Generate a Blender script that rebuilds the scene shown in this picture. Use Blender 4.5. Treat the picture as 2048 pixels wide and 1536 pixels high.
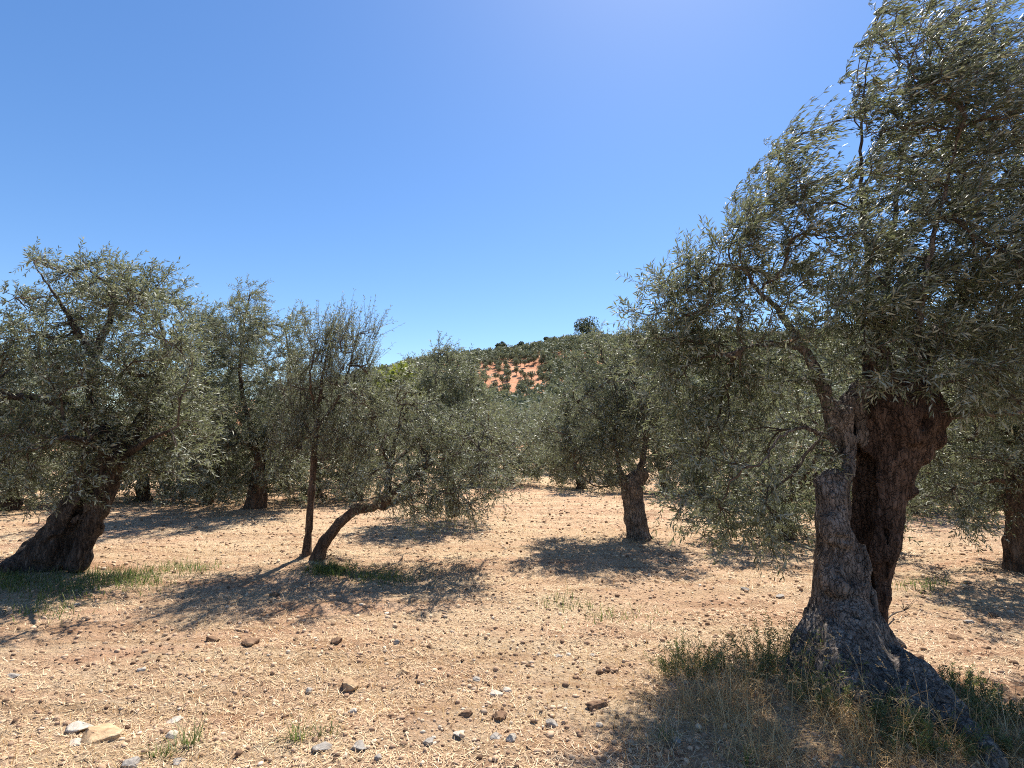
import bpy, math, random
import numpy as np
from mathutils import Vector
R = math.radians
SC = bpy.context.scene
for o in list(bpy.data.objects):
    bpy.data.objects.remove(o)

# ------------------------------------------------------------------ camera
EYE, PITCH, FPX = 1.6, R(6.5), 1024.0            # FPX: focal length in pixels of the 2048 px wide photograph
cam_d = bpy.data.cameras.new('camera'); cam = bpy.data.objects.new('camera', cam_d)
SC.collection.objects.link(cam); SC.camera = cam
cam_d.sensor_width = 36.0; cam_d.lens = 18.0
cam_d.clip_start = 0.05; cam_d.clip_end = 5000
cam.location = (0, 0, EYE); cam.rotation_euler = (R(90) + PITCH, 0, 0)

# ------------------------------------------------------------------ sky, sun, exposure
SUN_EL, SUN_AZ = R(59), R(22)                    # azimuth to the right of the view axis (+Y)
world = bpy.data.worlds.new('World'); SC.world = world; world.use_nodes = True
wn, wl = world.node_tree.nodes, world.node_tree.links
sky = wn.new('ShaderNodeTexSky'); sky.sky_type = 'NISHITA'; sky.sun_disc = False
sky.sun_elevation = SUN_EL; sky.sun_rotation = SUN_AZ
sky.air_density = 1.0; sky.dust_density = 0.24; sky.ozone_density = 2.2; sky.altitude = 60
hs = wn.new('ShaderNodeHueSaturation'); hs.inputs['Saturation'].default_value = 1.22; hs.inputs['Hue'].default_value = .504     # a clear, saturated summer sky
wl.new(sky.outputs[0], hs.inputs['Color']); wl.new(hs.outputs[0], wn['Background'].inputs[0]); wn['Background'].inputs[1].default_value = 0.089
sd = Vector((math.sin(SUN_AZ) * math.cos(SUN_EL), math.cos(SUN_AZ) * math.cos(SUN_EL), math.sin(SUN_EL)))
sun_d = bpy.data.lights.new('sun', 'SUN'); sun_d.energy = 5.0; sun_d.angle = R(0.53); sun_d.color = (1.0, 0.95, 0.87)
sun = bpy.data.objects.new('sun', sun_d); SC.collection.objects.link(sun)
sun.location = (0, 0, 30); sun.rotation_euler = sd.to_track_quat('Z', 'Y').to_euler()
vs = SC.view_settings
SC.display_settings.display_device = 'sRGB'
vs.view_transform = 'Standard'; vs.look = 'None'; vs.exposure = 1.02; vs.gamma = 1.0; vs.use_curve_mapping = False
SC.render.engine = 'CYCLES'
cy = SC.cycles
cy.max_bounces = 6; cy.diffuse_bounces = 3; cy.glossy_bounces = 2; cy.transmission_bounces = 4; cy.transparent_max_bounces = 4
cy.use_denoising = False; cy.filter_width = 1.05

# ------------------------------------------------------------------ helpers
rng = np.random.default_rng(7)
def nrm(v): return v / (np.linalg.norm(v, axis=-1, keepdims=True) + 1e-9)

def _hash(ix, iy, iz, seed):
    h = (ix.astype(np.uint32) * np.uint32(374761393)) ^ (iy.astype(np.uint32) * np.uint32(668265263)) ^ \
        (iz.astype(np.uint32) * np.uint32(2246822519)) ^ np.uint32((seed * 3266489917) & 0xffffffff)
    h = (h ^ (h >> np.uint32(15))) * np.uint32(2246822519)
    h = (h ^ (h >> np.uint32(13))) * np.uint32(3266489917)
    return ((h ^ (h >> np.uint32(16))).astype(np.float64)) / 4294967295.0

def vnoise(p, seed=0):                            # value noise in -1..1, p (N,3)
    p = np.asarray(p, float)
    f = np.floor(p); i = f.astype(np.int64); t = p - f; t = t * t * t * (t * (t * 6 - 15) + 10)
    out = 0
    for dx in (0, 1):
        wx = t[..., 0] if dx else 1 - t[..., 0]
        for dy in (0, 1):
            wy = t[..., 1] if dy else 1 - t[..., 1]
            for dz in (0, 1):
                wz = t[..., 2] if dz else 1 - t[..., 2]
                out = out + wx * wy * wz * _hash(i[..., 0] + dx, i[..., 1] + dy, i[..., 2] + dz, seed)
    return out * 2 - 1

def fbm(p, octaves=4, seed=0, gain=.5):
    s, a = 0, 1
    for k in range(octaves):
        s = s + a * vnoise(np.asarray(p) * (2.03 ** k) + 17.3 * k, seed + k); a *= gain
    return s

def link(o, parent=None):
    SC.collection.objects.link(o)
    if parent is not None: o.parent = parent
    return o

def mesh_np(name, V, F, mat, parent=None, smooth=False, fattr=None, mats=None):
    """V (n,3), F (m,k) array or list of arrays with different k"""
    Fs = F if isinstance(F, list) else [F]
    Fs = [f for f in Fs if len(f)]
    me = bpy.data.meshes.new(name)
    V = np.asarray(V, np.float32)
    me.vertices.add(len(V)); me.vertices.foreach_set('co', V.ravel())
    nl = sum(f.size for f in Fs); npoly = sum(len(f) for f in Fs)
    me.loops.add(nl); me.loops.foreach_set('vertex_index', np.concatenate([f.ravel() for f in Fs]).astype(np.int32))
    tot = np.concatenate([np.full(len(f), f.shape[1]) for f in Fs]).astype(np.int32)
    st = np.concatenate([[0], np.cumsum(tot)[:-1]]).astype(np.int32)
    me.polygons.add(npoly); me.polygons.foreach_set('loop_start', st); me.polygons.foreach_set('loop_total', tot)
    if smooth: me.polygons.foreach_set('use_smooth', np.ones(npoly, bool))
    if fattr is not None:
        at = me.attributes.new('rnd', 'FLOAT', 'FACE'); at.data.foreach_set('value', np.asarray(fattr, np.float32))
    me.update(calc_edges=True)
    me.materials.append(mat)
    return link(bpy.data.objects.new(name, me), parent)

def tag(o, label=None, cat=None, group=None, kind=None):
    if label: o['label'] = label
    if cat: o['category'] = cat
    if group: o['group'] = group
    if kind: o['kind'] = kind
    return o

def empty(name, loc, label, cat, group=None):
    o = bpy.data.objects.new(name, None); o.empty_display_size = .2; o.location = loc
    return tag(link(o), label, cat, group)

def copy_tree(o, parent=None):
    c = o.copy(); SC.collection.objects.link(c)
    if parent is not None: c.parent = parent
    for ch in list(o.children): copy_tree(ch, c)
    return c

CP, SP = math.cos(PITCH), math.sin(PITCH)
def P(px, py, Y):                                  # measure a point of the place from the photograph at forward distance Y
    u, v = (px - 1024) / FPX, (768 - py) / FPX
    d = np.array([u, CP - v * SP, SP + v * CP])
    return np.array([0, 0, EYE]) + d * (Y / d[1])

# ------------------------------------------------------------------ terrain height
MOUNDS = []                                        # (x, y, radius, height)
def macro(x, y):
    x = np.asarray(x, float); y = np.asarray(y, float)
    d = np.maximum(0, y - 13)
    z = 0.021 * (np.sqrt(d * d + 9) - 3)
    q = np.stack([x * .22, y * .22, x * 0], -1)
    z = z + .05 * vnoise(q, 3) * np.clip((np.hypot(x, y) - 1) / 6, 0, 1)
    for (mx, my, mr, mh) in MOUNDS:
        z = z + mh * np.exp(-((x - mx) ** 2 + (y - my) ** 2) / (mr * mr))
    return z

def micro(x, y):
    x = np.asarray(x, float); y = np.asarray(y, float); r = np.hypot(x, y)
    q = np.stack([x, y, x * 0], -1)
    w = vnoise(q * .5, 21) * .6
    c = y - .16 * x + .04 * x * x * np.exp(-r / 9) + w * .5
    fur = np.sin(c * 2 * math.pi / .62) * .5 + np.sin(c * 2 * math.pi / 1.45 + 1.3)
    z = .013 * fur * (1 - np.clip((r - 14) / 10, 0, 1))
    z = z + .014 * vnoise(q * 3.2, 22) + .012 * np.maximum(0, vnoise(q * 9, 23)) * np.clip((14 - r) / 4, 0, 1)
    z = z + .034 * np.clip(vnoise(q * 7.5, 26) - .25, 0, 1) * np.clip((22 - r) / 6, 0, 1) * np.clip(vnoise(q * .9, 27) + .55, .1, 1)
    cl = np.clip(vnoise(q * 23, 24) - .15, 0, 1)
    z = z + .022 * cl * np.clip((9 - r) / 3, 0, 1) * np.clip(vnoise(q * 1.3, 25) + .6, .2, 1)
    return z

_prof_r = np.array([60, 80, 100, 125, 150, 175, 200, 225, 250, 290, 340, 420, 520, 700, 1000])
_prof_z = np.array([0, .8, 3, 7, 13, 21, 31, 41, 49, 56, 56, 44, 28, 14, 8])
_rid_p = np.array([-1500, 0, 400, 600, 740, 850, 1000, 1170, 1400, 1800, 2048, 2600, 4500])
_rid_e = np.array([.0, .03, .07, .100, .128, .150, .176, .193, .196, .192, .188, .15, .02])
def hill_h(x, y):
    x = np.asarray(x, float); y = np.asarray(y, float)
    r = np.hypot(x, y); ph = np.arctan2(x, y)
    px = 1024 + FPX * np.tan(np.clip(ph, -1.3, 1.3))
    fac = np.interp(px, _rid_p, _rid_e) / .196 * np.clip(np.cos(ph), .05, 1) ** .8
    fac = np.where(np.abs(ph) > 1.45, 0, fac)
    s = np.interp(r, _prof_r, _prof_z)
    n = vnoise(np.stack([x / 38, y / 38, x * 0], -1), 31) * .06 * s + vnoise(np.stack([x / 11, y / 11, x * 0], -1), 33) * .5 * np.clip((r - 70) / 60, 0, 1)
    return s * fac + n

def H(x, y):                                       # ground and hill together
    return macro(x, np.minimum(y, 55)) + hill_h(x, y)

def ground_px(px, py):                             # where a photograph pixel meets the ground
    a = np.array([0, 0, EYE]); u, v = (px - 1024) / FPX, (768 - py) / FPX
    d = np.array([u, CP - v * SP, SP + v * CP]); t = 0.3
    for _ in range(4000):
        p = a + d * t
        if p[2] < float(H(p[0], p[1])): break
        t *= 1.004
    return a + d * t

# ------------------------------------------------------------------ materials
def mat_new(name):
    m = bpy.data.materials.new(name); m.use_nodes = True
    nt = m.node_tree; b = nt.nodes['Principled BSDF']
    return m, nt, b, (lambda t: nt.nodes.new(t)), (lambda a, c: nt.links.new(a, c))

def ramp(nt, stops, interp='LINEAR'):
    n = nt.nodes.new('ShaderNodeValToRGB'); cr = n.color_ramp; cr.interpolation = interp
    while len(cr.elements) < len(stops): cr.elements.new(.5)
    for e, (p, c) in zip(cr.elements, stops): e.position = p; e.color = (*c, 1)
    return n

def noise_node(nt, vec, scale, detail=4, rough=.55, dist=0):
    n = nt.nodes.new('ShaderNodeTexNoise'); n.inputs['Scale'].default_value = scale; n.inputs['Detail'].default_value = detail
    n.inputs['Roughness'].default_value = rough; n.inputs['Distortion'].default_value = dist
    if vec is not None: nt.links.new(vec, n.inputs['Vector'])
    return n

def leaf_mat(name, tops, unders, rough=.5, trans=.28, tcol=(.26, .28, .14)):
    m, nt, b, N, L = mat_new(name)
    at = N('ShaderNodeAttribute'); at.attribute_name = 'rnd'
    r1 = ramp(nt, [(i / (len(tops) - 1), c) for i, c in enumerate(tops)]); L(at.outputs['Fac'], r1.inputs[0])
    r2 = ramp(nt, [(i / (len(unders) - 1), c) for i, c in enumerate(unders)]); L(at.outputs['Fac'], r2.inputs[0])
    g = N('ShaderNodeNewGeometry'); mx = N('ShaderNodeMix'); mx.data_type = 'RGBA'
    L(g.outputs['Backfacing'], mx.inputs[0]); L(r1.outputs[0], mx.inputs[6]); L(r2.outputs[0], mx.inputs[7])
    L(mx.outputs[2], b.inputs['Base Color']); b.inputs['Roughness'].default_value = rough
    b.inputs['Specular IOR Level'].default_value = .2
    tr = N('ShaderNodeBsdfTranslucent'); tr.inputs[0].default_value = (*tcol, 1)
    ms = N('ShaderNodeMixShader'); ms.inputs[0].default_value = trans
    L(b.outputs[0], ms.inputs[1]); L(tr.outputs[0], ms.inputs[2]); L(ms.outputs[0], nt.nodes['Material Output'].inputs[0])
    return m

def bark_mat(name, dark, mid, light, axis_tilt=0, bump=.6):
    m, nt, b, N, L = mat_new(name)
    tc = N('ShaderNodeTexCoord'); mp = N('ShaderNodeMapping'); L(tc.outputs['Object'], mp.inputs[0])
    mp.inputs['Rotation'].default_value = (0, axis_tilt, 0); mp.inputs['Scale'].default_value = (1, 1, .13)
    n1 = noise_node(nt, mp.outputs[0], 38, 8, .72, .5); n2 = noise_node(nt, tc.outputs['Object'], 5, 4)
    n3 = noise_node(nt, tc.outputs['Object'], 70, 3)
    r = ramp(nt, [(.32, dark), (.5, mid), (.72, light)]); L(n1.outputs[0], r.inputs[0])
    r2 = ramp(nt, [(.35, (.55, .5, .47)), (.6, (1.05, 1, .96))]); L(n2.outputs[0], r2.inputs[0])
    mx = N('ShaderNodeMix'); mx.data_type = 'RGBA'; mx.blend_type = 'MULTIPLY'; mx.inputs[0].default_value = 1
    L(r.outputs[0], mx.inputs[6]); L(r2.outputs[0], mx.inputs[7]); L(mx.outputs[2], b.inputs['Base Color'])
    b.inputs['Roughness'].default_value = .9; b.inputs['Specular IOR Level'].default_value = .15
    nd = noise_node(nt, tc.outputs['Object'], 9, 3); mv = N('ShaderNodeVectorMath'); mv.operation = 'MULTIPLY_ADD'
    L(nd.outputs['Color'], mv.inputs[0]); mv.inputs[1].default_value = (.16, .16, .08); L(mp.outputs[0], mv.inputs[2])
    vo = N('ShaderNodeTexVoronoi'); vo.feature = 'DISTANCE_TO_EDGE'; vo.inputs['Scale'].default_value = 30; L(mv.outputs[0], vo.inputs['Vector'])
    ck = ramp(nt, [(.0, (.22, .2, .19)), (.07, (1, 1, 1))]); L(vo.outputs['Distance'], ck.inputs[0])
    m2 = N('ShaderNodeMix'); m2.data_type = 'RGBA'; m2.blend_type = 'MULTIPLY'; m2.inputs[0].default_value = .6
    L(mx.outputs[2], m2.inputs[6]); L(ck.outputs[0], m2.inputs[7]); L(m2.outputs[2], b.inputs['Base Color'])
    ad = N('ShaderNodeMath'); ad.operation = 'MULTIPLY_ADD'; L(ck.outputs[0], ad.inputs[0]); ad.inputs[1].default_value = 1.1; L(n1.outputs[0], ad.inputs[2])
    bp = N('ShaderNodeBump'); bp.inputs['Strength'].default_value = bump; bp.inputs['Distance'].default_value = .02
    L(ad.outputs[0], bp.inputs['Height']); L(bp.outputs[0], b.inputs['Normal'])
    return m

def rnd_mat(name, cols, rough=.85, spec=.2, trans=0, tcol=(.3, .25, .1)):
    m, nt, b, N, L = mat_new(name)
    at = N('ShaderNodeAttribute'); at.attribute_name = 'rnd'
    r1 = ramp(nt, [(i / (len(cols) - 1), c) for i, c in enumerate(cols)]); L(at.outputs['Fac'], r1.inputs[0])
    L(r1.outputs[0], b.inputs['Base Color']); b.inputs['Roughness'].default_value = rough; b.inputs['Specular IOR Level'].default_value = spec
    if trans:
        tr = N('ShaderNodeBsdfTranslucent'); tr.inputs[0].default_value = (*tcol, 1)
        ms = N('ShaderNodeMixShader'); ms.inputs[0].default_value = trans
        L(b.outputs[0], ms.inputs[1]); L(tr.outputs[0], ms.inputs[2]); L(ms.outputs[0], nt.nodes['Material Output'].inputs[0])
    return m

LEAF = leaf_mat('olive_leaf', [(.030, .040, .020), (.052, .064, .032), (.088, .10, .05), (.18, .182, .10)],
                [(.13, .145, .10), (.21, .225, .165), (.36, .37, .285), (.52, .51, .40)])
LEAF_GREY = leaf_mat('grey_olive_leaf', [(.045, .056, .032), (.085, .096, .056), (.19, .192, .118)],
                     [(.19, .202, .145), (.32, .328, .245), (.54, .53, .42)])
LEAF_FAR = leaf_mat('far_olive_leaf', [(.07, .088, .052), (.105, .124, .074), (.15, .165, .10)],
                    [(.15, .17, .115), (.19, .21, .145), (.24, .255, .18)], .6, .15)
LEAF_PINE = leaf_mat('pine_needles', [(.022, .04, .018), (.035, .058, .024), (.05, .075, .03)], [(.03, .05, .022), (.05, .07, .03)], .6, .1)
LEAF_YELLOW = leaf_mat('yellow_green_leaf', [(.12, .15, .03), (.17, .20, .04), (.21, .24, .06)], [(.15, .18, .05), (.2, .23, .07)], .5, .3, (.3, .35, .05))
LEAF_WEED = leaf_mat('weed_leaf', [(.07, .09, .03), (.12, .145, .05), (.19, .20, .085)], [(.08, .11, .05), (.13, .15, .07)], .5, .25, (.2, .26, .06))
BARK = bark_mat('olive_bark', (.05, .043, .037), (.19, .165, .145), (.42, .375, .335), 0, .9)
HEART = bark_mat('reddish_heartwood_bark', (.024, .016, .012), (.092, .062, .047), (.21, .152, .12), 0, .9)
BARK_RED = bark_mat('reddish_olive_bark', (.045, .03, .022), (.12, .085, .062), (.24, .18, .14))
BARK_LEAN = bark_mat('dark_olive_bark', (.02, .016, .014), (.062, .05, .042), (.19, .165, .145), R(-20))
TWIG = bark_mat('twig_bark', (.06, .05, .04), (.12, .10, .08), (.2, .17, .14), 0, .2)

def ground_material():
    m, nt, b, N, L = mat_new('dry_soil_and_straw')
    tc = N('ShaderNodeTexCoord'); v = tc.outputs['Object']
    big = noise_node(nt, v, .33, 5, .6, .4); mid = noise_node(nt, v, 2.1, 6, .65, .3); fine = noise_node(nt, v, 36, 5, .7)
    mp = N('ShaderNodeMapping'); L(v, mp.inputs[0]); mp.inputs['Rotation'].default_value = (0, 0, R(-9)); mp.inputs['Scale'].default_value = (.28, 1.5, 1)
    streak = noise_node(nt, mp.outputs[0], 1.9, 5, .62, .8)
    soil = ramp(nt, [(.3, (.36, .195, .115)), (.5, (.62, .385, .24)), (.7, (.75, .53, .355))]); L(mid.outputs[0], soil.inputs[0])
    straw = ramp(nt, [(.3, (.45, .305, .17)), (.5, (.72, .535, .335)), (.72, (.86, .70, .49))]); L(fine.outputs[0], straw.inputs[0])
    ad = N('ShaderNodeMath'); ad.operation = 'ADD'; ad.operation = 'MULTIPLY_ADD'; L(streak.outputs[0], ad.inputs[0]); ad.inputs[1].default_value = 1.35; L(big.outputs[0], ad.inputs[2])
    fr = ramp(nt, [(.46, (0, 0, 0)), (.66, (.92, .92, .92))])
    hf = N('ShaderNodeMath'); hf.operation = 'MULTIPLY'; hf.inputs[1].default_value = .5; L(ad.outputs[0], hf.inputs[0]); L(hf.outputs[0], fr.inputs[0])
    mx = N('ShaderNodeMix'); mx.data_type = 'RGBA'; L(fr.outputs[0], mx.inputs[0]); L(soil.outputs[0], mx.inputs[6]); L(straw.outputs[0], mx.inputs[7])
    # darker clods and crumbs mixed through
    vo = N('ShaderNodeTexVoronoi'); vo.inputs['Scale'].default_value = 19; vo.inputs['Randomness'].default_value = 1; L(v, vo.inputs['Vector'])
    sp = ramp(nt, [(.08, (.34, .25, .20)), (.26, (1, 1, 1))]); L(vo.outputs['Distance'], sp.inputs[0])
    mm = N('ShaderNodeMix'); mm.data_type = 'RGBA'; mm.blend_type = 'MULTIPLY'; mm.inputs[0].default_value = .75
    L(mx.outputs[2], mm.inputs[6]); L(sp.outputs[0], mm.inputs[7])
    mp2 = N('ShaderNodeMapping'); L(v, mp2.inputs[0]); mp2.inputs['Rotation'].default_value = (0, 0, R(-7)); mp2.inputs['Scale'].default_value = (.12, 1.7, 1)
    till = noise_node(nt, mp2.outputs[0], 2.2, 6, .62, .35); tr_ = ramp(nt, [(.34, (.72, .62, .54)), (.5, (1, .975, .95)), (.66, (1.06, 1.05, 1.03))]); L(till.outputs[0], tr_.inputs[0])
    m5 = N('ShaderNodeMix'); m5.data_type = 'RGBA'; m5.blend_type = 'MULTIPLY'; m5.inputs[0].default_value = .85
    L(mm.outputs[2], m5.inputs[6]); L(tr_.outputs[0], m5.inputs[7])
    L(m5.outputs[2], b.inputs['Base Color']); b.inputs['Roughness'].default_value = .95; b.inputs['Specular IOR Level'].default_value = .1
    n4 = noise_node(nt, v, 55, 6, .75); n5 = noise_node(nt, v, 9, 5, .65)
    a2 = N('ShaderNodeMath'); a2.operation = 'MULTIPLY_ADD'; a2.inputs[1].default_value = 1.6; L(n5.outputs[0], a2.inputs[0]); L(n4.outputs[0], a2.inputs[2])
    bp = N('ShaderNodeBump'); bp.inputs['Strength'].default_value = 1; bp.inputs['Distance'].default_value = .06
    L(a2.outputs[0], bp.inputs['Height']); L(bp.outputs[0], b.inputs['Normal'])
    return m
GROUND = ground_material()

def hill_material():
    m, nt, b, N, L = mat_new('red_hill_soil')
    tc = N('ShaderNodeTexCoord'); v = tc.outputs['Object']
    n1 = noise_node(nt, v, .12, 5, .65); n2 = noise_node(nt, v, 1.1, 5, .7)
    r = ramp(nt, [(.3, (.34, .15, .075)), (.5, (.47, .235, .13)), (.7, (.55, .36, .22))]); L(n1.outputs[0], r.inputs[0])
    r2 = ramp(nt, [(.3, (.62, .6, .58)), (.6, (1.05, 1, 1))]); L(n2.outputs[0], r2.inputs[0])
    mx = N('ShaderNodeMix'); mx.data_type = 'RGBA'; mx.blend_type = 'MULTIPLY'; mx.inputs[0].default_value = 1
    L(r.outputs[0], mx.inputs[6]); L(r2.outputs[0], mx.inputs[7]); L(mx.outputs[2], b.inputs['Base Color'])
    b.inputs['Roughness'].default_value = .95; b.inputs['Specular IOR Level'].default_value = .1
    return m
HILL = hill_material()

# ------------------------------------------------------------------ ground and hill sheets
B_BIG = ground_px(1700, 1335); B_LEAN = ground_px(90, 1135); B_STUMP = ground_px(622, 1118); B_MID = ground_px(1277, 1075)
B_EDGE = ground_px(2062, 1140); B_BACK = ground_px(512, 1016)
MOUNDS += [(B_BIG[0], B_BIG[1], .75, .10), (B_LEAN[0], B_LEAN[1], 1.2, .12), (B_STUMP[0], B_STUMP[1], .8, .10), (B_MID[0], B_MID[1], .8, .09),
           (B_BACK[0], B_BACK[1], 1.0, .16), (B_EDGE[0], B_EDGE[1], .8, .08)]

def polar(r, ph, zf, closed):
    Rr, Ph = np.meshgrid(r, ph, indexing='ij')
    X, Y = Rr * np.sin(Ph), Rr * np.cos(Ph)
    Z = zf(X, Y)
    V = np.stack([X, Y, Z], -1).reshape(-1, 3)
    nr, nph = len(r), len(ph)
    i = np.arange(nr - 1)[:, None] * nph
    j = np.arange(nph if closed else nph - 1)[None, :]
    j2 = (j + 1) % nph
    F = np.stack([i + j, i + j2, i + nph + j2, i + nph + j], -1).reshape(-1, 4)[:, ::-1]
    return V, F
ph_f = np.linspace(-R(58), R(58), 760); ph_b = np.linspace(R(58), R(302), 80)[1:-1]
phs = np.concatenate([ph_f, ph_b])
r_n = np.concatenate([[.02, .3, .6], np.geomspace(.9, 15, 560), np.geomspace(15, 62, 130)[1:]])
V, F = polar(r_n, phs, lambda x, y: H(x, y) + micro(x, y), True)
ground = tag(mesh_np('ground', V, F, GROUND, smooth=True), kind='structure')
ph2 = np.concatenate([np.linspace(-R(62), R(62), 300), np.linspace(R(62), R(298), 60)[1:-1]])
V, F = polar(np.concatenate([np.geomspace(61.5, 420, 150), np.geomspace(420, 2500, 20)[1:]]), ph2,
             lambda x, y: H(x, y) + np.where(np.hypot(x, y) < 61.6, -.25, 0), True)
hill = tag(mesh_np('hill', V, F, HILL, smooth=True), kind='structure')

# ------------------------------------------------------------------ implicit trunk: rounded cones, smooth union, carving, surface nets
def seg_dist(p, a, b, ra, rb):
    a = np.asarray(a, np.float32); b = np.asarray(b, np.float32); ba = b - a
    pa = p - a
    h = np.clip((pa @ ba) / max(1e-9, float(ba @ ba)), 0, 1)
    return np.sqrt(((pa - h[..., None] * ba) ** 2).sum(-1)) - (ra + (rb - ra) * h)

def smin(a, b, k):
    h = np.clip(.5 + .5 * (b - a) / k, 0, 1)
    return b + (a - b) * h - k * h * (1 - h)

def surface_nets(val, o, h):
    nx, ny, nz = val.shape
    c = [val[dx:nx - 1 + dx, dy:ny - 1 + dy, dz:nz - 1 + dz] for dx in (0, 1) for dy in (0, 1) for dz in (0, 1)]
    neg = sum((q < 0).astype(np.int8) for q in c)
    act = (neg > 0) & (neg < 8)
    idx = np.full(act.shape, -1, np.int64); n = int(act.sum()); idx[act] = np.arange(n)
    cv = np.stack([q[act] for q in c], 1)
    corners = np.array([(dx, dy, dz) for dx in (0, 1) for dy in (0, 1) for dz in (0, 1)], float)
    acc = np.zeros((n, 3)); cnt = np.zeros(n)
    for a in range(8):
        for b_ in range(a + 1, 8):
            if np.abs(corners[a] - corners[b_]).sum() != 1: continue
            va, vb = cv[:, a], cv[:, b_]; s = (va < 0) != (vb < 0)
            t = np.where(s, va / np.where(s, va - vb, 1), 0)
            acc += np.where(s[:, None], corners[a] + t[:, None] * (corners[b_] - corners[a]), 0); cnt += s
    pos = np.argwhere(act) + acc / cnt[:, None]
    V = np.asarray(o) + pos * h
    faces = []
    for ax in range(3):
        sl0 = [slice(1, -1)] * 3; sl1 = [slice(1, -1)] * 3
        sl0[ax] = slice(0, -1); sl1[ax] = slice(1, None)
        A, B = val[tuple(sl0)] < 0, val[tuple(sl1)] < 0
        ed = np.argwhere(A != B); off = np.array([1, 1, 1]); off[ax] = 0; ed = ed + off
        flip = A[A != B]
        u, w = (ax + 1) % 3, (ax + 2) % 3
        eu = np.zeros(3, int); eu[u] = 1; ew = np.zeros(3, int); ew[w] = 1
        g = lambda q: idx[q[:, 0], q[:, 1], q[:, 2]]
        q = np.stack([g(ed - eu - ew), g(ed - ew), g(ed), g(ed - eu)], 1)
        q[~flip] = q[~flip][:, ::-1]
        faces.append(q)
    F = np.concatenate(faces); F = F[(F >= 0).all(1)]
    return V, F

def trunk_mesh(name, segs, mat, parent, origin, vox=.014, k=.05, carve=(), ridge=.016, lump=.03, axis=(0, 0, 1), seed=1, pad=.12, rf=26, flute=.02, split=None):
    pts = np.array([s[0] for s in segs] + [s[1] for s in segs]); rr = max(max(s[2], s[3]) for s in segs)
    lo, hi = pts.min(0) - rr - pad, pts.max(0) + rr + pad
    dims = np.ceil((hi - lo) / vox).astype(int) + 2
    gx, gy, gz = [lo[i] + np.arange(dims[i]) * vox for i in range(3)]
    val = np.full(dims, 9.0, np.float32)
    for s in segs:                                 # each cone only inside its own box
        a, b, ra, rb = s; m = max(ra, rb) + pad + k
        l, h = np.minimum(a, b) - m, np.maximum(a, b) + m
        i0 = np.clip(((l - lo) / vox).astype(int), 0, dims); i1 = np.clip(((h - lo) / vox).astype(int) + 1, 0, dims)
        sl = tuple(slice(i0[i], i1[i]) for i in range(3))
        p = np.stack(np.meshgrid(gx[sl[0]], gy[sl[1]], gz[sl[2]], indexing='ij'), -1).astype(np.float32)
        val[sl] = smin(val[sl], seg_dist(p, a, b, ra, rb).astype(np.float32), k)
    near = np.abs(val) < .14
    q = np.argwhere(near) * vox + lo
    ax = np.asarray(axis, float); ax /= np.linalg.norm(ax)
    al = q @ ax; qs = q - al[:, None] * ax * .87
    tw = .10 * np.sin(al * 2.3 + 3 * vnoise(q * 1.5, seed + 3))[:, None]
    qs = qs + np.stack([tw[:, 0], -tw[:, 0], 0 * al], 1)
    fl = np.abs(vnoise(qs * 7.5, seed + 2)) * 2 - .55                     # long flutes, like twisted muscle
    rn = .5 - np.abs(vnoise(qs * rf, seed)) * 1.6
    rn2 = vnoise(qs * rf * 2.2, seed + 5)
    val[near] -= (ridge * (.8 * rn + .4 * rn2) + flute * fl + lump * (fbm(q * 5.5, 3, seed + 9) - .1)).astype(np.float32)
    for (a, b, ra, rb) in carve:
        m = max(ra, rb) + .08
        l, h = np.minimum(a, b) - m, np.maximum(a, b) + m
        i0 = np.clip(((l - lo) / vox).astype(int), 0, dims); i1 = np.clip(((h - lo) / vox).astype(int) + 1, 0, dims)
        sl = tuple(slice(i0[i], i1[i]) for i in range(3))
        p = np.stack(np.meshgrid(gx[sl[0]], gy[sl[1]], gz[sl[2]], indexing='ij'), -1).astype(np.float32)
        d = seg_dist(p, a, b, ra, rb).astype(np.float32)
        val[sl] = -smin(-val[sl], d, .025)
    val[0] = val[-1] = 1; val[:, 0] = val[:, -1] = 1; val[:, :, 0] = val[:, :, -1] = 1
    V, F = surface_nets(val, lo, vox)
    o = mesh_np(name, V - origin, F, mat, parent, smooth=True)
    if split:                                      # bark of another kind on some of the stems
        c = V[F].mean(1); da = np.full(len(c), 9.); db = da.copy()
        for a, b, ra, rb in split[0]: da = np.minimum(da, seg_dist(c, a, b, ra, rb))
        for a, b, ra, rb in split[1]: db = np.minimum(db, seg_dist(c, a, b, ra, rb))
        o.data.materials.append(split[2])
        o.data.polygons.foreach_set('material_index', (da + .02 * vnoise(c * 12, 77) < db - .005).astype(np.int32))
    return o

def path_segs(pts):
    """[(point, radius), ...] -> cones"""
    return [(np.asarray(a[0]), np.asarray(b[0]), a[1], b[1]) for a, b in zip(pts[:-1], pts[1:])]

# ------------------------------------------------------------------ tubes
def catmull(pts, n=6):
    pts = np.asarray(pts, float)
    if len(pts) < 3: return np.linspace(pts[0], pts[-1], n + 1)
    q = np.vstack([2 * pts[0] - pts[1], pts, 2 * pts[-1] - pts[-2]]); out = []
    for i in range(1, len(q) - 2):
        p0, p1, p2, p3 = q[i - 1:i + 3]
        for t in np.arange(n) / n:
            out.append(.5 * ((2 * p1) + (-p0 + p2) * t + (2 * p0 - 5 * p1 + 4 * p2 - p3) * t * t + (-p0 + 3 * p1 - 3 * p2 + p3) * t ** 3))
    out.append(pts[-1]); return np.array(out)

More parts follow.
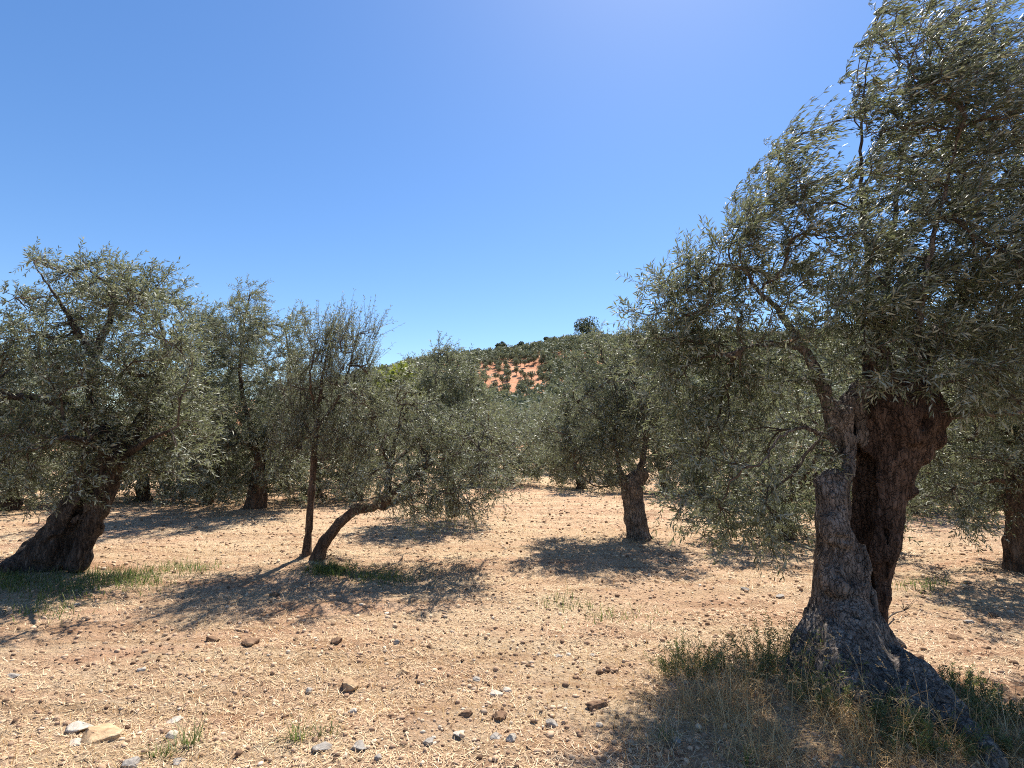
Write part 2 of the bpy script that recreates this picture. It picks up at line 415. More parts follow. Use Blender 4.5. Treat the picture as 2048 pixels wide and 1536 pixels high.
def tube_arr(C, rad, sides):
    n = len(C); T = nrm(np.gradient(C, axis=0))
    ref = np.array([0, 0, 1.]) if abs(T.mean(0)[2]) < .8 else np.array([1., 0, 0])
    A = nrm(np.cross(T, ref)); B = np.cross(T, A)
    th = np.arange(sides) * 2 * math.pi / sides
    V = C[:, None] + (A[:, None] * np.cos(th)[None, :, None] + B[:, None] * np.sin(th)[None, :, None]) * np.asarray(rad)[:, None, None]
    i = np.arange(n - 1)[:, None] * sides; j = np.arange(sides)[None]; j2 = (j + 1) % sides
    F = np.stack([i + j, i + j2, i + sides + j2, i + sides + j], -1).reshape(-1, 4)
    return V.reshape(-1, 3), F

class Acc:
    def __init__(s): s.V = []; s.F = []; s.n = 0; s.r = []
    def add(s, V, F, r=None):
        s.V.append(V); s.F.append(F + s.n); s.n += len(V)
        if r is not None: s.r.append(r)
    def build(s, name, mat, parent=None, origin=0, smooth=True):
        return mesh_np(name, np.concatenate(s.V) - origin, np.concatenate(s.F), mat, parent, smooth, np.concatenate(s.r) if s.r else None)

# ------------------------------------------------------------------ crown growth
def grow(limbs, clusters, r):
    """grow curved branches from the limbs to every cluster point; returns list of (points, radii)"""
    NP, ND, PAR, DEP = [], [], [], []
    for (pts, r0, r1) in limbs:
        c = catmull(pts, 7); d = nrm(np.gradient(c, axis=0)); base = len(NP)
        for i in range(len(c)):
            NP.append(c[i]); ND.append(d[i]); PAR.append(base + i - 1 if i else -1); DEP.append(.25 * (1 - i / len(c)))
    nl = len(NP)
    cap = nl + len(clusters) * 9
    A = np.zeros((cap, 3)); A[:nl] = NP; D = np.zeros((cap, 3)); D[:nl] = ND; dep = np.zeros(cap); dep[:nl] = DEP
    par = np.full(cap, -1); par[:nl] = PAR; n = nl
    dm = np.min(np.linalg.norm(clusters[:, None] - A[None, :nl], axis=2), 1)
    chains = []
    for ci in np.argsort(dm):
        c = clusters[ci]
        w = c - A[:n]; dist = np.linalg.norm(w, axis=1)
        cs = (w * D[:n]).sum(1) / (dist + 1e-6)
        cost = dist * (1.25 - .45 * cs) + dep[:n] * .45
        b = int(np.argmin(cost)); L = dist[b]
        m = int(np.clip(round(L / .1), 2, 8))
        mid = A[b] + D[b] * L * .42 + rng.normal(0, .06 * L, 3)
        t = (np.arange(1, m + 1) / m)[:, None]
        pts = (1 - t) ** 2 * A[b] + 2 * t * (1 - t) * mid + t * t * c
        pts[:-1] += rng.normal(0, .012, (m - 1, 3))
        full = np.vstack([A[b], pts]); dd = nrm(np.gradient(full, axis=0))[1:]
        ids = np.arange(n, n + m)
        A[n:n + m] = pts; D[n:n + m] = dd; par[n:n + m] = np.concatenate([[b], ids[:-1]]); dep[n:n + m] = dep[b] + np.linspace(0, L, m)
        chains.append((b, ids)); n += m
    cnt = np.zeros(n)
    for b, ids in chains: cnt[ids[-1]] += 1
    for i in range(n - 1, nl - 1, -1):
        if par[i] >= 0: cnt[par[i]] += cnt[i]
    rad = r * np.maximum(cnt, 1) ** .42
    out = []
    for b, ids in chains:
        rr = rad[ids]; r0 = rr[0]
        out.append((A[np.concatenate([[b], ids])], np.concatenate([[r0], rr])))
    return out, A[nl:n], D[nl:n]

def twigs_and_leaves(starts, dirs, L, wind, nleaf, ll, lw, twig_r=.0022, droop=.0, leaf_spread=.85, wind_leaf=.35):
    """twig curves with opposite olive leaves; returns twig mesh arrays and leaf mesh arrays"""
    n = len(starts); wind = np.broadcast_to(np.asarray(wind, float), (n, 3))
    t = np.linspace(0, 1, 4)[None, :, None]
    Ln = L[:, None, None]
    acc = wind + np.array([0, 0, -1.]) * droop
    C = starts[:, None] + dirs[:, None] * Ln * t + acc[:, None] * Ln * t * t * .55
    T = nrm(np.gradient(C, axis=1))
    ref = nrm(rng.normal(size=(n, 1, 3))); A = nrm(np.cross(T, ref)); B = np.cross(T, A)
    th = np.arange(3) * 2 * math.pi / 3
    rad = (twig_r * np.array([1, .8, .6, .3]))[None, :, None, None]
    TV = (C[:, :, None] + (A[:, :, None] * np.cos(th)[None, None, :, None] + B[:, :, None] * np.sin(th)[None, None, :, None]) * rad)
    k = np.arange(n)[:, None, None] * 12; i = np.arange(3)[None, :, None] * 3; j = np.arange(3)[None, None]; j2 = (j + 1) % 3
    TF = np.stack([k + i + j, k + i + j2, k + i + 3 + j2, k + i + 3 + j], -1).reshape(-1, 4)
    # leaves
    m = nleaf
    tl = (np.arange(m) // 2 + .6) / (m / 2) ; tl = np.clip(np.repeat(tl[None], n, 0) + rng.normal(0, .03, (n, m)), .08, 1)
    tt = tl[..., None]
    P0 = starts[:, None] + dirs[:, None] * L[:, None, None] * tt + acc[:, None] * L[:, None, None] * tt * tt * .55
    Td = nrm(dirs[:, None] + acc[:, None] * tt * 1.1)
    roll = rng.uniform(0, 2 * math.pi, (n, 1)) + (np.arange(m) % 2) * math.pi + (np.arange(m) // 2) * 1.57 + rng.normal(0, .35, (n, m))
    rf = nrm(np.cross(Td, np.broadcast_to(np.array([.3, .2, 1.]), Td.shape))); rb = np.cross(Td, rf)
    side = rf * np.cos(roll)[..., None] + rb * np.sin(roll)[..., None]
    sp = rng.uniform(.55, 1.15, (n, m, 1)) * leaf_spread
    d = nrm(Td * .75 + side * sp + wind[:, None] * wind_leaf + rng.normal(0, .12, (n, m, 3)) - np.array([0, 0, .10]))
    w = nrm(np.cross(d, nrm(side * .3 + Td * .8 + rng.normal(0, .55, (n, m, 3)))))
    nn = np.cross(w, d)
    w = np.where(((nn[..., 2] < 0) & (rng.random((n, m)) < .6))[..., None], -w, w)
    s = rng.uniform(.6, 1.12, (n, m, 1)); l = ll * s; h = lw * .5 * s
    nn = np.cross(w, d)
    a0 = P0; a1 = P0 + d * l * .48 + w * h + nn * h * .25; a2 = P0 + d * l - nn * l * rng.uniform(-.05, .18, (n, m, 1)); a3 = P0 + d * l * .48 - w * h + nn * h * .25
    LV = np.stack([a0, a3, a2, a1], 2).reshape(-1, 3)
    LF = np.arange(n * m * 4).reshape(-1, 4)
    col = np.clip(np.repeat(rng.uniform(.15, .85, (n, 1)), m, 1) * .55 + rng.uniform(0, 1, (n, m)) * .45, 0, 1)
    return TV.reshape(-1, 3), TF, LV, LF, col.ravel()

def lobes_px(spec, Y, depth, reps):
    """photo ellipses (px, py, r) -> balls of foliage spread over the depth of the crown"""
    out = []
    for (px, py, r, *rest) in spec:
        dy0 = rest[0] if rest else 0
        for k in range(reps):
            dy = dy0 + (rng.uniform(-1, 1) * depth if reps > 1 else 0)
            y = max(1.2, Y + dy)
            out.append((P(px, py, y), r * y / FPX))
    return out

def crown(parent, origin, limbs, lobes, dens, leaf, ll, lw, nleaf, ntw, twL, wind, bark=TWIG, min_r=.0032, droop=.15, up=.25, zmin=None,
          leaf_spread=.85, wind_leaf=.35, limb_parts=True, outward=.6, tw_parts=1, shell=2.0, along=2):
    cl, ctr = [], []
    for c, r in lobes:
        m = max(2, int(dens * r ** 2.2 * rng.uniform(.35, 1.6) + .5))
        d = nrm(rng.normal(size=(m, 3))); q = c + d * r * (rng.random((m, 1)) ** (1 / shell)) * np.array([1, 1, .95])
        cl.append(q); ctr.append(np.repeat(c[None], m, 0))
    cl = np.concatenate(cl); ctr = np.concatenate(ctr)
    if zmin is not None:
        k = cl[:, 2] > macro(cl[:, 0], cl[:, 1]) + zmin; cl, ctr = cl[k], ctr[k]
    ch, nodes, nd = grow(limbs, cl, min_r)
    acc = Acc()
    for C, rr in ch:
        acc.add(*tube_arr(C, rr, 5 if rr[0] > .012 else 4))
    for pts, r0, r1 in limbs:
        c = catmull(pts, 8); c[1:-1] += rng.normal(0, .006, (len(c) - 2, 3))
        rr = (r1 * .45 + (r0 * .8 - r1 * .45) * (1 - np.linspace(0, 1, len(c))) ** 1.35) * (1 + .10 * vnoise(c * 9, 3))
        V, F = tube_arr(c, rr, 10)
        V = V + nrm(rng.normal(size=V.shape)) * r0 * .06
        if limb_parts: mesh_np('branch', V - origin, F, bark if bark is not TWIG else BARK, parent, True)
        else: acc.add(V, F)
    # leaf twigs: at cluster tips and along the outer branches
    out = nrm(cl - ctr)
    S = [np.repeat(cl, ntw, 0)]; O = [np.repeat(out, ntw, 0)]
    if along and len(nodes):
        pick = rng.choice(len(nodes), min(len(nodes), int(len(cl) * along)), replace=False)
        S.append(nodes[pick]); O.append(nrm(nd[pick] + rng.normal(0, .3, (len(pick), 3))))
    S = np.concatenate(S); O = np.concatenate(O)
    D = nrm(O * outward + rng.normal(0, .55, S.shape) + np.array([0, 0, up]))
    L = rng.uniform(.55, 1.2, len(S)) * twL
    wv = wind(S) if callable(wind) else wind
    TV, TF, LV, LF, col = twigs_and_leaves(S, D, L, wv, nleaf, ll, lw, min_r * .7, droop, leaf_spread, wind_leaf)
    acc.add(TV, TF)
    acc.build('twigs', TWIG, parent, origin)
    mesh_np('crown', LV - origin, LF, leaf, parent, False, col)
    return len(LF)

NLEAF = 0
# ================================================================== big gnarled olive on the right
def big_olive():
    base = B_BIG.copy(); base[2] = float(H(base[0], base[1]))
    t = empty('olive_tree', base, 'large gnarled olive with split hollow trunk and wind-blown crown in the right foreground', 'tree')
    Y = base[1] + .02
    def p(px, py, dy=0): return P(px, py, Y + dy)
    s = Y / FPX * 1.06
    segs = []
    # left stem
    segs += path_segs([(p(1690, 1345, .0), 78 * s), (p(1686, 1230), 53 * s), (p(1684, 1130), 43 * s), (p(1676, 1040), 35 * s), (p(1670, 985), 31 * s), (p(1668, 958), 22 * s)])
    segs += path_segs([(p(1700, 1000, .02), 24 * s), (p(1702, 930, .05), 15 * s), (p(1696, 880, .06), 13 * s), (p(1692, 830, .06), 16 * s)])
    # right stem with the swollen head
    n_left = len(segs)
    segs += path_segs([(p(1728, 1290, .22), 26 * s), (p(1740, 1180, .2), 32 * s), (p(1752, 1080, .18), 40 * s), (p(1762, 990, .16), 42 * s), (p(1778, 900, .12), 52 * s), (p(1790, 840, .1), 66 * s), (p(1788, 800, .1), 60 * s)])
    segs += path_segs([(p(1800, 830, .02), 55 * s), (p(1850, 832, .02), 34 * s), (p(1884, 836, .02), 15 * s)])
    segs += path_segs([(p(1780, 810, .12), 48 * s), (p(1764, 745, .12), 30 * s), (p(1752, 690, .12), 20 * s)])
    n_right = len(segs)
    # dead shell between the two stems
    segs += path_segs([(p(1815, 800, .1), 36 * s), (p(1850, 705, .18), 20 * s), (p(1880, 655, .25), 15 * s)])
    segs += path_segs([(p(1716, 870, .14), 20 * s), (p(1712, 815, .12), 26 * s), (p(1722, 782, .12), 20 * s)])
    segs += path_segs([(p(1735, 960, .28), 22 * s), (p(1735, 1100, .3), 24 * s)])
    # left limb root
    segs += path_segs([(p(1684, 900, .15), 16 * s), (p(1672, 850, .15), 19 * s), (p(1662, 815, .14), 17 * s)])
    # burls
    burl_r = []
    for (x, y, dy, r) in [(1662, 1062, -.10, 20), (1690, 1070, -.13, 18), (1668, 1168, -.13, 26), (1700, 1185, -.13, 24), (1730, 1195, -.08, 18), (1806, 985, .1, 20), (1838, 905, .05, 22),
                          (1864, 880, .04, 20), (1820, 870, -.08, 22), (1850, 800, -.05, 20), (1640, 965, .02, 12), (1760, 1110, .1, 22), (1790, 1040, .14, 14), (1790, 760, 0, 24), (1830, 780, .02, 24)]:
        c = p(x, y, dy); segs.append((c, c + np.array([.01, 0, .01]), r * s, r * s))
        if x > 1735: burl_r.append(segs[-1])
    # roots
    def g(px, py, up=0):
        q = ground_px(px, py); q[2] += up; return q
    segs += path_segs([(p(1720, 1270, -.05), 48 * s), (p(1775, 1325, -.10), 34 * s), (g(1838, 1395, .11), 26 * s), (g(1905, 1455, .07), 20 * s), (g(1985, 1540, .01), 11 * s)])
    segs += path_segs([(p(1715, 1285, -.14), 36 * s), (g(1775, 1400, .08), 25 * s), (g(1830, 1455, .03), 19 * s), (g(1870, 1510, -.02), 13 * s)])
    segs += path_segs([(g(1838, 1398, .10), 20 * s), (g(1900, 1425, .02), 14 * s), (g(1960, 1450, -.04), 9 * s)])
    segs += path_segs([(p(1690, 1290, -.12), 44 * s), (g(1700, 1385, .02), 34 * s), (g(1745, 1450, .0), 18 * s)])
    segs += path_segs([(p(1650, 1270, 0), 36 * s), (g(1622, 1330, .02), 24 * s), (g(1585, 1352, -.03), 14 * s)])
    segs += path_segs([(p(1672, 1290, -.1), 34 * s), (g(1650, 1390, -.01), 20 * s)])
    segs += path_segs([(p(1692, 1235, -.08), 52 * s), (g(1705, 1345, .12), 46 * s), (g(1722, 1410, .03), 34 * s)])
    segs += path_segs([(p(1660, 1235, 0), 40 * s), (g(1628, 1325, .10), 30 * s), (g(1600, 1350, .0), 22 * s)])
    segs += path_segs([(p(1735, 1270, .25), 26 * s), (g(1790, 1290, -.02), 14 * s)])
    carve = []
    for dy in (-.26, -.13, 0, .13):                     # a deep dark cleft between the two stems, open towards the front
        carve += path_segs([(p(1739, 860, dy), 10 * s), (p(1735, 930, dy), 21 * s), (p(1728, 985, dy), 25 * s), (p(1722, 1050, dy), 22 * s), (p(1724, 1110, dy), 15 * s), (p(1736, 1180, dy), 9 * s), (p(1748, 1250, dy), 5 * s)])
        carve += path_segs([(p(1706, 905, dy), 11 * s), (p(1704, 860, dy), 10 * s), (p(1712, 830, dy), 7 * s)])
        carve += path_segs([(p(1772, 1060, dy + .02), 4 * s), (p(1768, 1150, dy + .05), 5 * s), (p(1762, 1250, dy + .1), 5 * s)])
        carve += path_segs([(p(1702, 960, dy), 6 * s), (p(1706, 1010, dy), 7 * s), (p(1713, 1040, dy), 4 * s)])
        carve += path_segs([(p(1745, 800, dy), 7 * s), (p(1742, 850, dy), 9 * s)])
    carve += path_segs([(p(1665, 1300, -.26), 8 * s), (p(1668, 1350, -.34), 14 * s)])
    carve += path_segs([(p(1776, 1312, -.22), 10 * s), (p(1800, 1375, -.3), 14 * s)])
    carve += path_segs([(p(1771, 1090, -.03), 4 * s), (p(1766, 1250, .08), 4 * s)])
    carve += [(p(1668, 1078, -.2), p(1700, 1080, -.2), 6 * s, 4 * s), (p(1850, 845, -.16), p(1846, 850, -.16), 12 * s, 10 * s), (p(1705, 1200, -.30), p(1712, 1204, -.30), 9 * s, 7 * s), (p(1690, 1290, -.36), p(1662, 1350, -.36), 4 * s, 7 * s), (p(1700, 1220, -.32), p(1735, 1265, -.3), 3 * s, 5 * s)]
    trunk_mesh('trunk', segs, BARK, t, base, vox=.010, k=.032, carve=carve, ridge=.012, lump=.011, seed=11, rf=40, flute=.024, split=(segs[n_left:n_right] + burl_r, [q for q in segs[:n_left] + segs[n_right:] if not any(q is b for b in burl_r)], HEART))
    L = []
    def limb(pts, r0, r1): L.append((np.array([p(*q) for q in pts]), r0 * s, r1 * s))
    limb([(1664, 830, .14), (1640, 760, .12), (1602, 690, .1), (1562, 628, .06), (1520, 585, .02), (1490, 540, -.05)], 17, 6)
    limb([(1606, 698, .1), (1560, 690, .05), (1510, 690, -.05), (1455, 708, -.15)], 9, 3.5)
    limb([(1764, 745, .12), (1748, 660, .1), (1736, 560, .1), (1727, 430, .1), (1722, 300, .1), (1730, 160, .05), (1755, 40, 0)], 13, 1)
    limb([(1758, 700, .12), (1768, 600, .2), (1785, 480, .3), (1800, 330, .35), (1830, 180, .4)], 14, 4)
    limb([(1800, 790, .1), (1850, 700, .2), (1910, 610, .3), (1990, 520, .3), (2090, 470, .3)], 22, 8)
    limb([(1800, 780, .1), (1830, 690, -.1), (1850, 560, -.3), (1880, 420, -.4), (1920, 260, -.5)], 14, 4)
    limb([(1880, 836, .02), (1940, 829, -.02), (2000, 828, -.05), (2070, 822, -.1)], 11, 6)
    limb([(1668, 880, .15), (1645, 870, .1), (1605, 856, 0), (1560, 875, -.1), (1520, 930, -.2)], 8, 3)
    limb([(1672, 850, .2), (1640, 790, .5), (1600, 760, .8), (1560, 800, 1.0)], 10, 3)
    left = [(1345, 590, 62), (1310, 640, 55), (1400, 640, 95), (1380, 560, 60), (1450, 700, 105), (1350, 720, 80), (1430, 820, 100), (1500, 800, 105), (1560, 760, 70), (1390, 890, 75), (1470, 930, 100),
            (1550, 900, 85), (1580, 990, 60), (1500, 1020, 70), (1410, 990, 60), (1550, 1050, 50), (1480, 1055, 45), (1600, 1040, 38), (1420, 1050, 38), (1360, 1040, 30), (1340, 820, 60), (1590, 850, 50), (1350, 990, 45)]
    tuft = [(1548, 285, 42), (1600, 285, 40), (1560, 360, 62), (1610, 390, 48), (1530, 430, 68), (1590, 490, 75), (1480, 500, 62), (1440, 540, 58), (1540, 560, 80), (1610, 580, 55), (1500, 440, 50)]
    right = [(1770, 60, 50), (1850, 40, 80), (1930, 60, 90), (2010, 120, 90), (1760, 180, 55), (1830, 160, 90), (1920, 190, 110), (2020, 240, 110), (1720, 230, 30), (1770, 300, 75), (1860, 310, 115), (1970, 340, 120),
             (1730, 360, 45), (1760, 430, 85), (1860, 450, 120), (1980, 480, 130), (1700, 480, 55), (1760, 560, 95), (1870, 590, 125), (1990, 620, 130), (1690, 600, 65), (1750, 670, 80), (1850, 700, 90),
             (1950, 730, 100), (2040, 740, 100), (1680, 690, 60), (1640, 640, 45), (2100, 350, 150), (2110, 560, 150), (2130, 150, 130), (2220, 420, 170), (2180, 700, 130), (1910, 790, 40), (1740, 750, 40)]
    edge = [(1745, 40, 42), (1728, 110, 34), (1712, 170, 26), (1708, 250, 30), (1700, 330, 34), (1692, 420, 36), (1700, 520, 44), (1690, 160, 12)]
    front = [(1735, 90, 40), (1740, 180, 46), (1735, 270, 48), (1735, 360, 52), (1735, 450, 56), (1740, 550, 60), (1790, 250, 70), (1810, 400, 80), (1820, 550, 80), (1890, 150, 80), (1900, 350, 90), (1750, 640, 55), (1560, 640, 45), (1600, 700, 40)]
    lobes = lobes_px(front, Y - .38, .15, 1) + lobes_px(left, Y + .3, .45, 1) + lobes_px(left[:6], Y + .2, .4, 1) + lobes_px(tuft, Y, .32, 2) + lobes_px(right, Y, .65, 2) + lobes_px(edge, Y + .08, .12, 1)
    hi = P(0, 700, Y)[2]
    def wind(S):
        f = np.clip((S[:, 2] - hi + .3) / 1.6, 0, 1) * np.clip((S[:, 0] - 1.2) / 1.2, .25, 1)
        w = f[:, None] * np.array([2.0, .2, .85]); return w
    return crown(t, base, L, lobes, 148, LEAF, .068, .0130, 17, 3, .27, wind, BARK, .0026, .2, .15, .35, along=1.7, shell=2.6, wind_leaf=.6)
NLEAF += big_olive()

# ================================================================== other near trees
def olive(label, base_px, trunk, limbs, spec, Ydepth, reps, dens0, leaf=LEAF, bark=BARK_RED, ll=.068, lw=.0165, nleaf=16, ntw=3, twL=.26, wind=(.35, .05, .1), carve=(),
          vox=.022, up=.2, droop=.25, name='olive_tree', lump=.03, ridge=.014, axis=(0, 0, 1), zmin=.25, group=None, along=2, seed=5, shell=2.3, k=.06, roots=(), base=None, tk=.84):
    global NLEAF
    base = ground_px(*base_px) if base is None else np.array(base, float)
    base[2] = float(H(base[0], base[1]))
    dens = dens0 * 1.22
    t = empty(name, base, label, 'tree', group)
    Y = base[1]; s = Y / FPX
    p = lambda q: P(q[0], q[1], Y + (q[2] if len(q) > 2 else 0))
    segs = []
    for chain in trunk: segs += path_segs([(p(q[:-1]), q[-1] * s * tk) for q in chain])
    for ch in roots:
        segs += path_segs([(np.array([*(ground_px(q[0], q[1])[:2]), 0]) + np.array([0, 0, float(H(*ground_px(q[0], q[1])[:2])) + q[2]]), q[3] * s) for q in ch])
    cv = []
    for chain in carve: cv += path_segs([(p(q[:-1]), q[-1] * s) for q in chain])
    trunk_mesh('trunk', segs, bark, t, base, vox=vox, k=k, carve=cv, ridge=ridge, lump=lump * .6, seed=seed, axis=axis, rf=22, flute=lump * .7)
    L = [(np.array([p(q) for q in pts]), r0 * s, r1 * s) for pts, r0, r1 in limbs]
    lobes = lobes_px(spec, Y, Ydepth, reps)
    NLEAF += crown(t, base, L, lobes, dens, leaf, ll, lw, nleaf, ntw, twL, np.array(wind), bark, .0042, droop, up, zmin, along=along, shell=shell)
    return t

olive('thick dark olive leaning right on a flared black trunk at the left edge', (92, 1136),
      [[(70, 1160, .1, 66), (118, 1090, .05, 52), (165, 1015, 0, 44), (205, 955, 0, 38), (235, 905, 0, 32)], [(150, 1125, -.1, 26), (178, 1045, -.1, 28), (218, 965, -.05, 24)],
       [(60, 1150, 0, 24), (95, 1090, 0, 24), (142, 1022, 0, 22)], [(235, 920, 0, 32), (190, 840, .1, 18)], [(235, 920, 0, 28), (290, 830, .1, 16)]],
      [([(235, 920), (290, 830, .1), (330, 720, .3), (320, 640, .4)], 20, 5), ([(235, 920), (190, 840, .1), (190, 720, .1), (230, 600, 0), (180, 540, 0)], 22, 5), ([(190, 840, .1), (100, 800, -.2), (10, 790, -.4), (-60, 740, -.5)], 16, 6),
       ([(190, 720, .1), (130, 620, 0), (75, 540, 0)], 11, 3), ([(235, 920), (170, 880, -.6), (110, 880, -1.0)], 14, 4), ([(235, 920), (300, 880, -.5), (340, 860, -.8)], 11, 4)],
      [(135, 545, 45), (85, 530, 30), (180, 560, 60), (40, 620, 55), (230, 610, 70), (170, 650, 80), (290, 620, 50), (345, 600, 30), (300, 690, 75), (220, 720, 90), (100, 700, 75), (20, 700, 70), (340, 720, 50), (350, 800, 60), (260, 800, 95),
       (150, 790, 100), (50, 800, 100), (-50, 760, 110), (300, 870, 70), (200, 880, 85), (110, 890, 85), (20, 890, 90), (-70, 880, 90), (70, 960, 50), (150, 950, 45), (-20, 950, 60), (200, 940, 24), (340, 900, 40), (290, 930, 36), (350, 950, 30), (30, 985, 40), (110, 985, 30), (380, 760, 40), (370, 840, 45), (330, 570, 36), (360, 650, 42), (392, 700, 40), (385, 890, 50), (300, 560, 30), (250, 560, 36)],
      .9, 2, 75, bark=BARK_LEAN, carve=[[(108, 1165, dy_, 11), (135, 1090, dy_, 15), (168, 1020, dy_, 12), (198, 955, dy_, 7)] for dy_ in (-.45, -.3, -.15)] + [[(70, 1100, -.35, 7), (130, 1020, -.28, 6)]],
      axis=(.55, 0, 1), lump=.04, tk=.76, seed=21, nleaf=14, ntw=3, wind=(.55, 0, .15), roots=[[(75, 1120, .12, 26), (25, 1142, .03, 18), (-30, 1150, -.05, 10)]])

olive('slim straight-stemmed young olive with upright feathery shoots, beside the bent olive', (612, 1114),
      [[(612, 1130, 0, 15), (617, 1060, 0, 9.5), (624, 980, 0, 9), (628, 920, 0, 8), (632, 860, 0, 7)]],
      [([(632, 860), (640, 790), (650, 720), (665, 670)], 6, 2), ([(630, 890), (605, 830, .1), (600, 760, .1)], 4.5, 2), ([(632, 860), (680, 790, -.1), (705, 710, -.1), (715, 670, -.1)], 5, 2), ([(634, 830), (620, 760, -.3), (630, 700, -.3)], 4, 2)],
      [(690, 690, 38), (650, 680, 36), (720, 690, 24), (625, 730, 42), (680, 740, 50), (720, 730, 30), (610, 790, 45), (660, 800, 55), (710, 790, 42), (620, 860, 45), (670, 870, 48), (640, 920, 34), (600, 910, 30), (690, 930, 30), (575, 770, 36), (582, 850, 42), (575, 910, 38), (742, 820, 36), (735, 890, 38), (640, 690, 30), (735, 670, 18)],
      .45, 2, 118, leaf=LEAF_GREY, ll=.052, lw=.0095, nleaf=18, ntw=3, twL=.42, wind=(.12, 0, .15), up=1.7, droop=0, vox=.018, lump=.010, ridge=.005, k=.03, seed=31, tk=.66)

olive('bent olive whose bark-grey stem arches right, low grey-green crown nearly touching the ground', (640, 1122),
      [[(625, 1140, 0, 27), (650, 1085, 0, 17), (680, 1045, 0, 15), (712, 1020, 0, 14), (745, 1014, 0, 13), (772, 1000, 0, 13)], [(772, 1000, 0, 12), (780, 940, .05, 9)], [(765, 1012, 0, 12), (800, 1000, .1, 8)]],
      [([(772, 1000), (782, 930, .05), (800, 850, .1), (830, 790, .1)], 9, 3), ([(780, 940), (760, 880, -.1), (745, 820, -.1)], 6, 2), ([(772, 1000), (830, 950, -.1), (900, 910, -.1), (960, 900, 0)], 8, 3),
       ([(800, 1000, .1), (860, 985, .1), (930, 975, 0)], 6, 2), ([(782, 930, .05), (840, 880, .4), (900, 840, .5)], 6, 2)],
      [(770, 790, 45), (820, 790, 50), (730, 840, 40), (790, 850, 60), (860, 830, 55), (740, 900, 50), (820, 910, 70), (890, 890, 70), (950, 880, 60), (990, 910, 40), (770, 960, 45), (850, 970, 60), (920, 960, 60), (980, 960, 45), (830, 1010, 30), (900, 1015, 32), (720, 970, 40), (1010, 950, 30), (700, 900, 30), (790, 1005, 26), (860, 1025, 24), (940, 1010, 28), (985, 1000, 26), (800, 960, 50), (880, 990, 44), (920, 1000, 34), (840, 1015, 30), (720, 800, 44), (705, 860, 44), (700, 955, 34), (1000, 870, 36), (960, 830, 36), (740, 1000, 24)],
      .75, 2, 88, leaf=LEAF_GREY, ll=.06, lw=.0125, nleaf=14, ntw=3, wind=(.3, 0, 0), droop=.45, vox=.018, lump=.02, ridge=.008, k=.035, axis=(.6, 0, .8), seed=41, tk=.64)

olive('short-trunked olive with stout bare grey trunk between the clearing and the big tree', (1277, 1075),
      [[(1280, 1095, 0, 30), (1272, 1040, 0, 23), (1264, 985, 0, 22), (1256, 965, 0, 20)], [(1262, 970, 0, 16), (1282, 950, .05, 15)], [(1250, 965, 0, 12), (1240, 940, 0, 8)], [(1288, 1080, -.1, 14), (1296, 1090, -.1, 12)]],
      [([(1242, 950), (1233, 905), (1230, 860), (1236, 800), (1215, 730)], 6.5, 2.5), ([(1245, 955), (1225, 970, -.1), (1190, 972, -.2), (1150, 940, -.3)], 4, 2), ([(1280, 950), (1290, 880, .1), (1280, 800, .1), (1250, 730, .1)], 9, 3), ([(1232, 900), (1200, 840, -.1), (1150, 800, -.2)], 5, 2), ([(1290, 880, .1), (1320, 820, .2), (1330, 760, .2)], 6, 2)],
      [(1200, 695, 30), (1230, 700, 40), (1280, 690, 50), (1170, 740, 45), (1240, 760, 60), (1310, 750, 55), (1140, 800, 45), (1200, 820, 60), (1270, 830, 60), (1340, 820, 55), (1110, 860, 40), (1160, 880, 50), (1230, 880, 50), (1300, 890, 50), (1120, 930, 38), (1180, 940, 34), (1330, 930, 35), (1220, 945, 25)],
      .8, 2, 110, bark=BARK, ll=.07, lw=.015, nleaf=14, ntw=3, wind=(.25, 0, .05), carve=[[(1262, 1080, -.22, 4), (1252, 1010, -.2, 5)]], seed=51, vox=.02)

olive('olive with long drooping branches at the right edge, behind the big foreground trunk', (2062, 1140),
      [[(2062, 1165, 0, 46), (2050, 1090, 0, 34), (2045, 1010, 0, 30), (2040, 950, 0, 26)]],
      [([(2040, 950), (1990, 900), (1920, 880, -.1), (1860, 900, -.2)], 12, 3), ([(2040, 950), (2060, 850), (2020, 760, .1)], 13, 4), ([(2042, 970), (1980, 960, -.2), (1900, 980, -.3)], 9, 3), ([(2040, 950), (2110, 880), (2160, 800)], 12, 4)],
      [(1850, 850, 50), (1900, 870, 60), (1960, 830, 70), (2030, 800, 80), (1830, 920, 45), (1890, 940, 60), (1950, 930, 70), (2020, 900, 80), (1850, 990, 45), (1920, 1010, 50), (1990, 1000, 60), (2060, 980, 60), (2100, 880, 90), (2140, 960, 80), (1960, 760, 70), (2060, 720, 90), (1810, 880, 30), (1830, 1020, 25)],
      .8, 2, 105, nleaf=14, wind=(.3, 0, .05), droop=.5, seed=61)

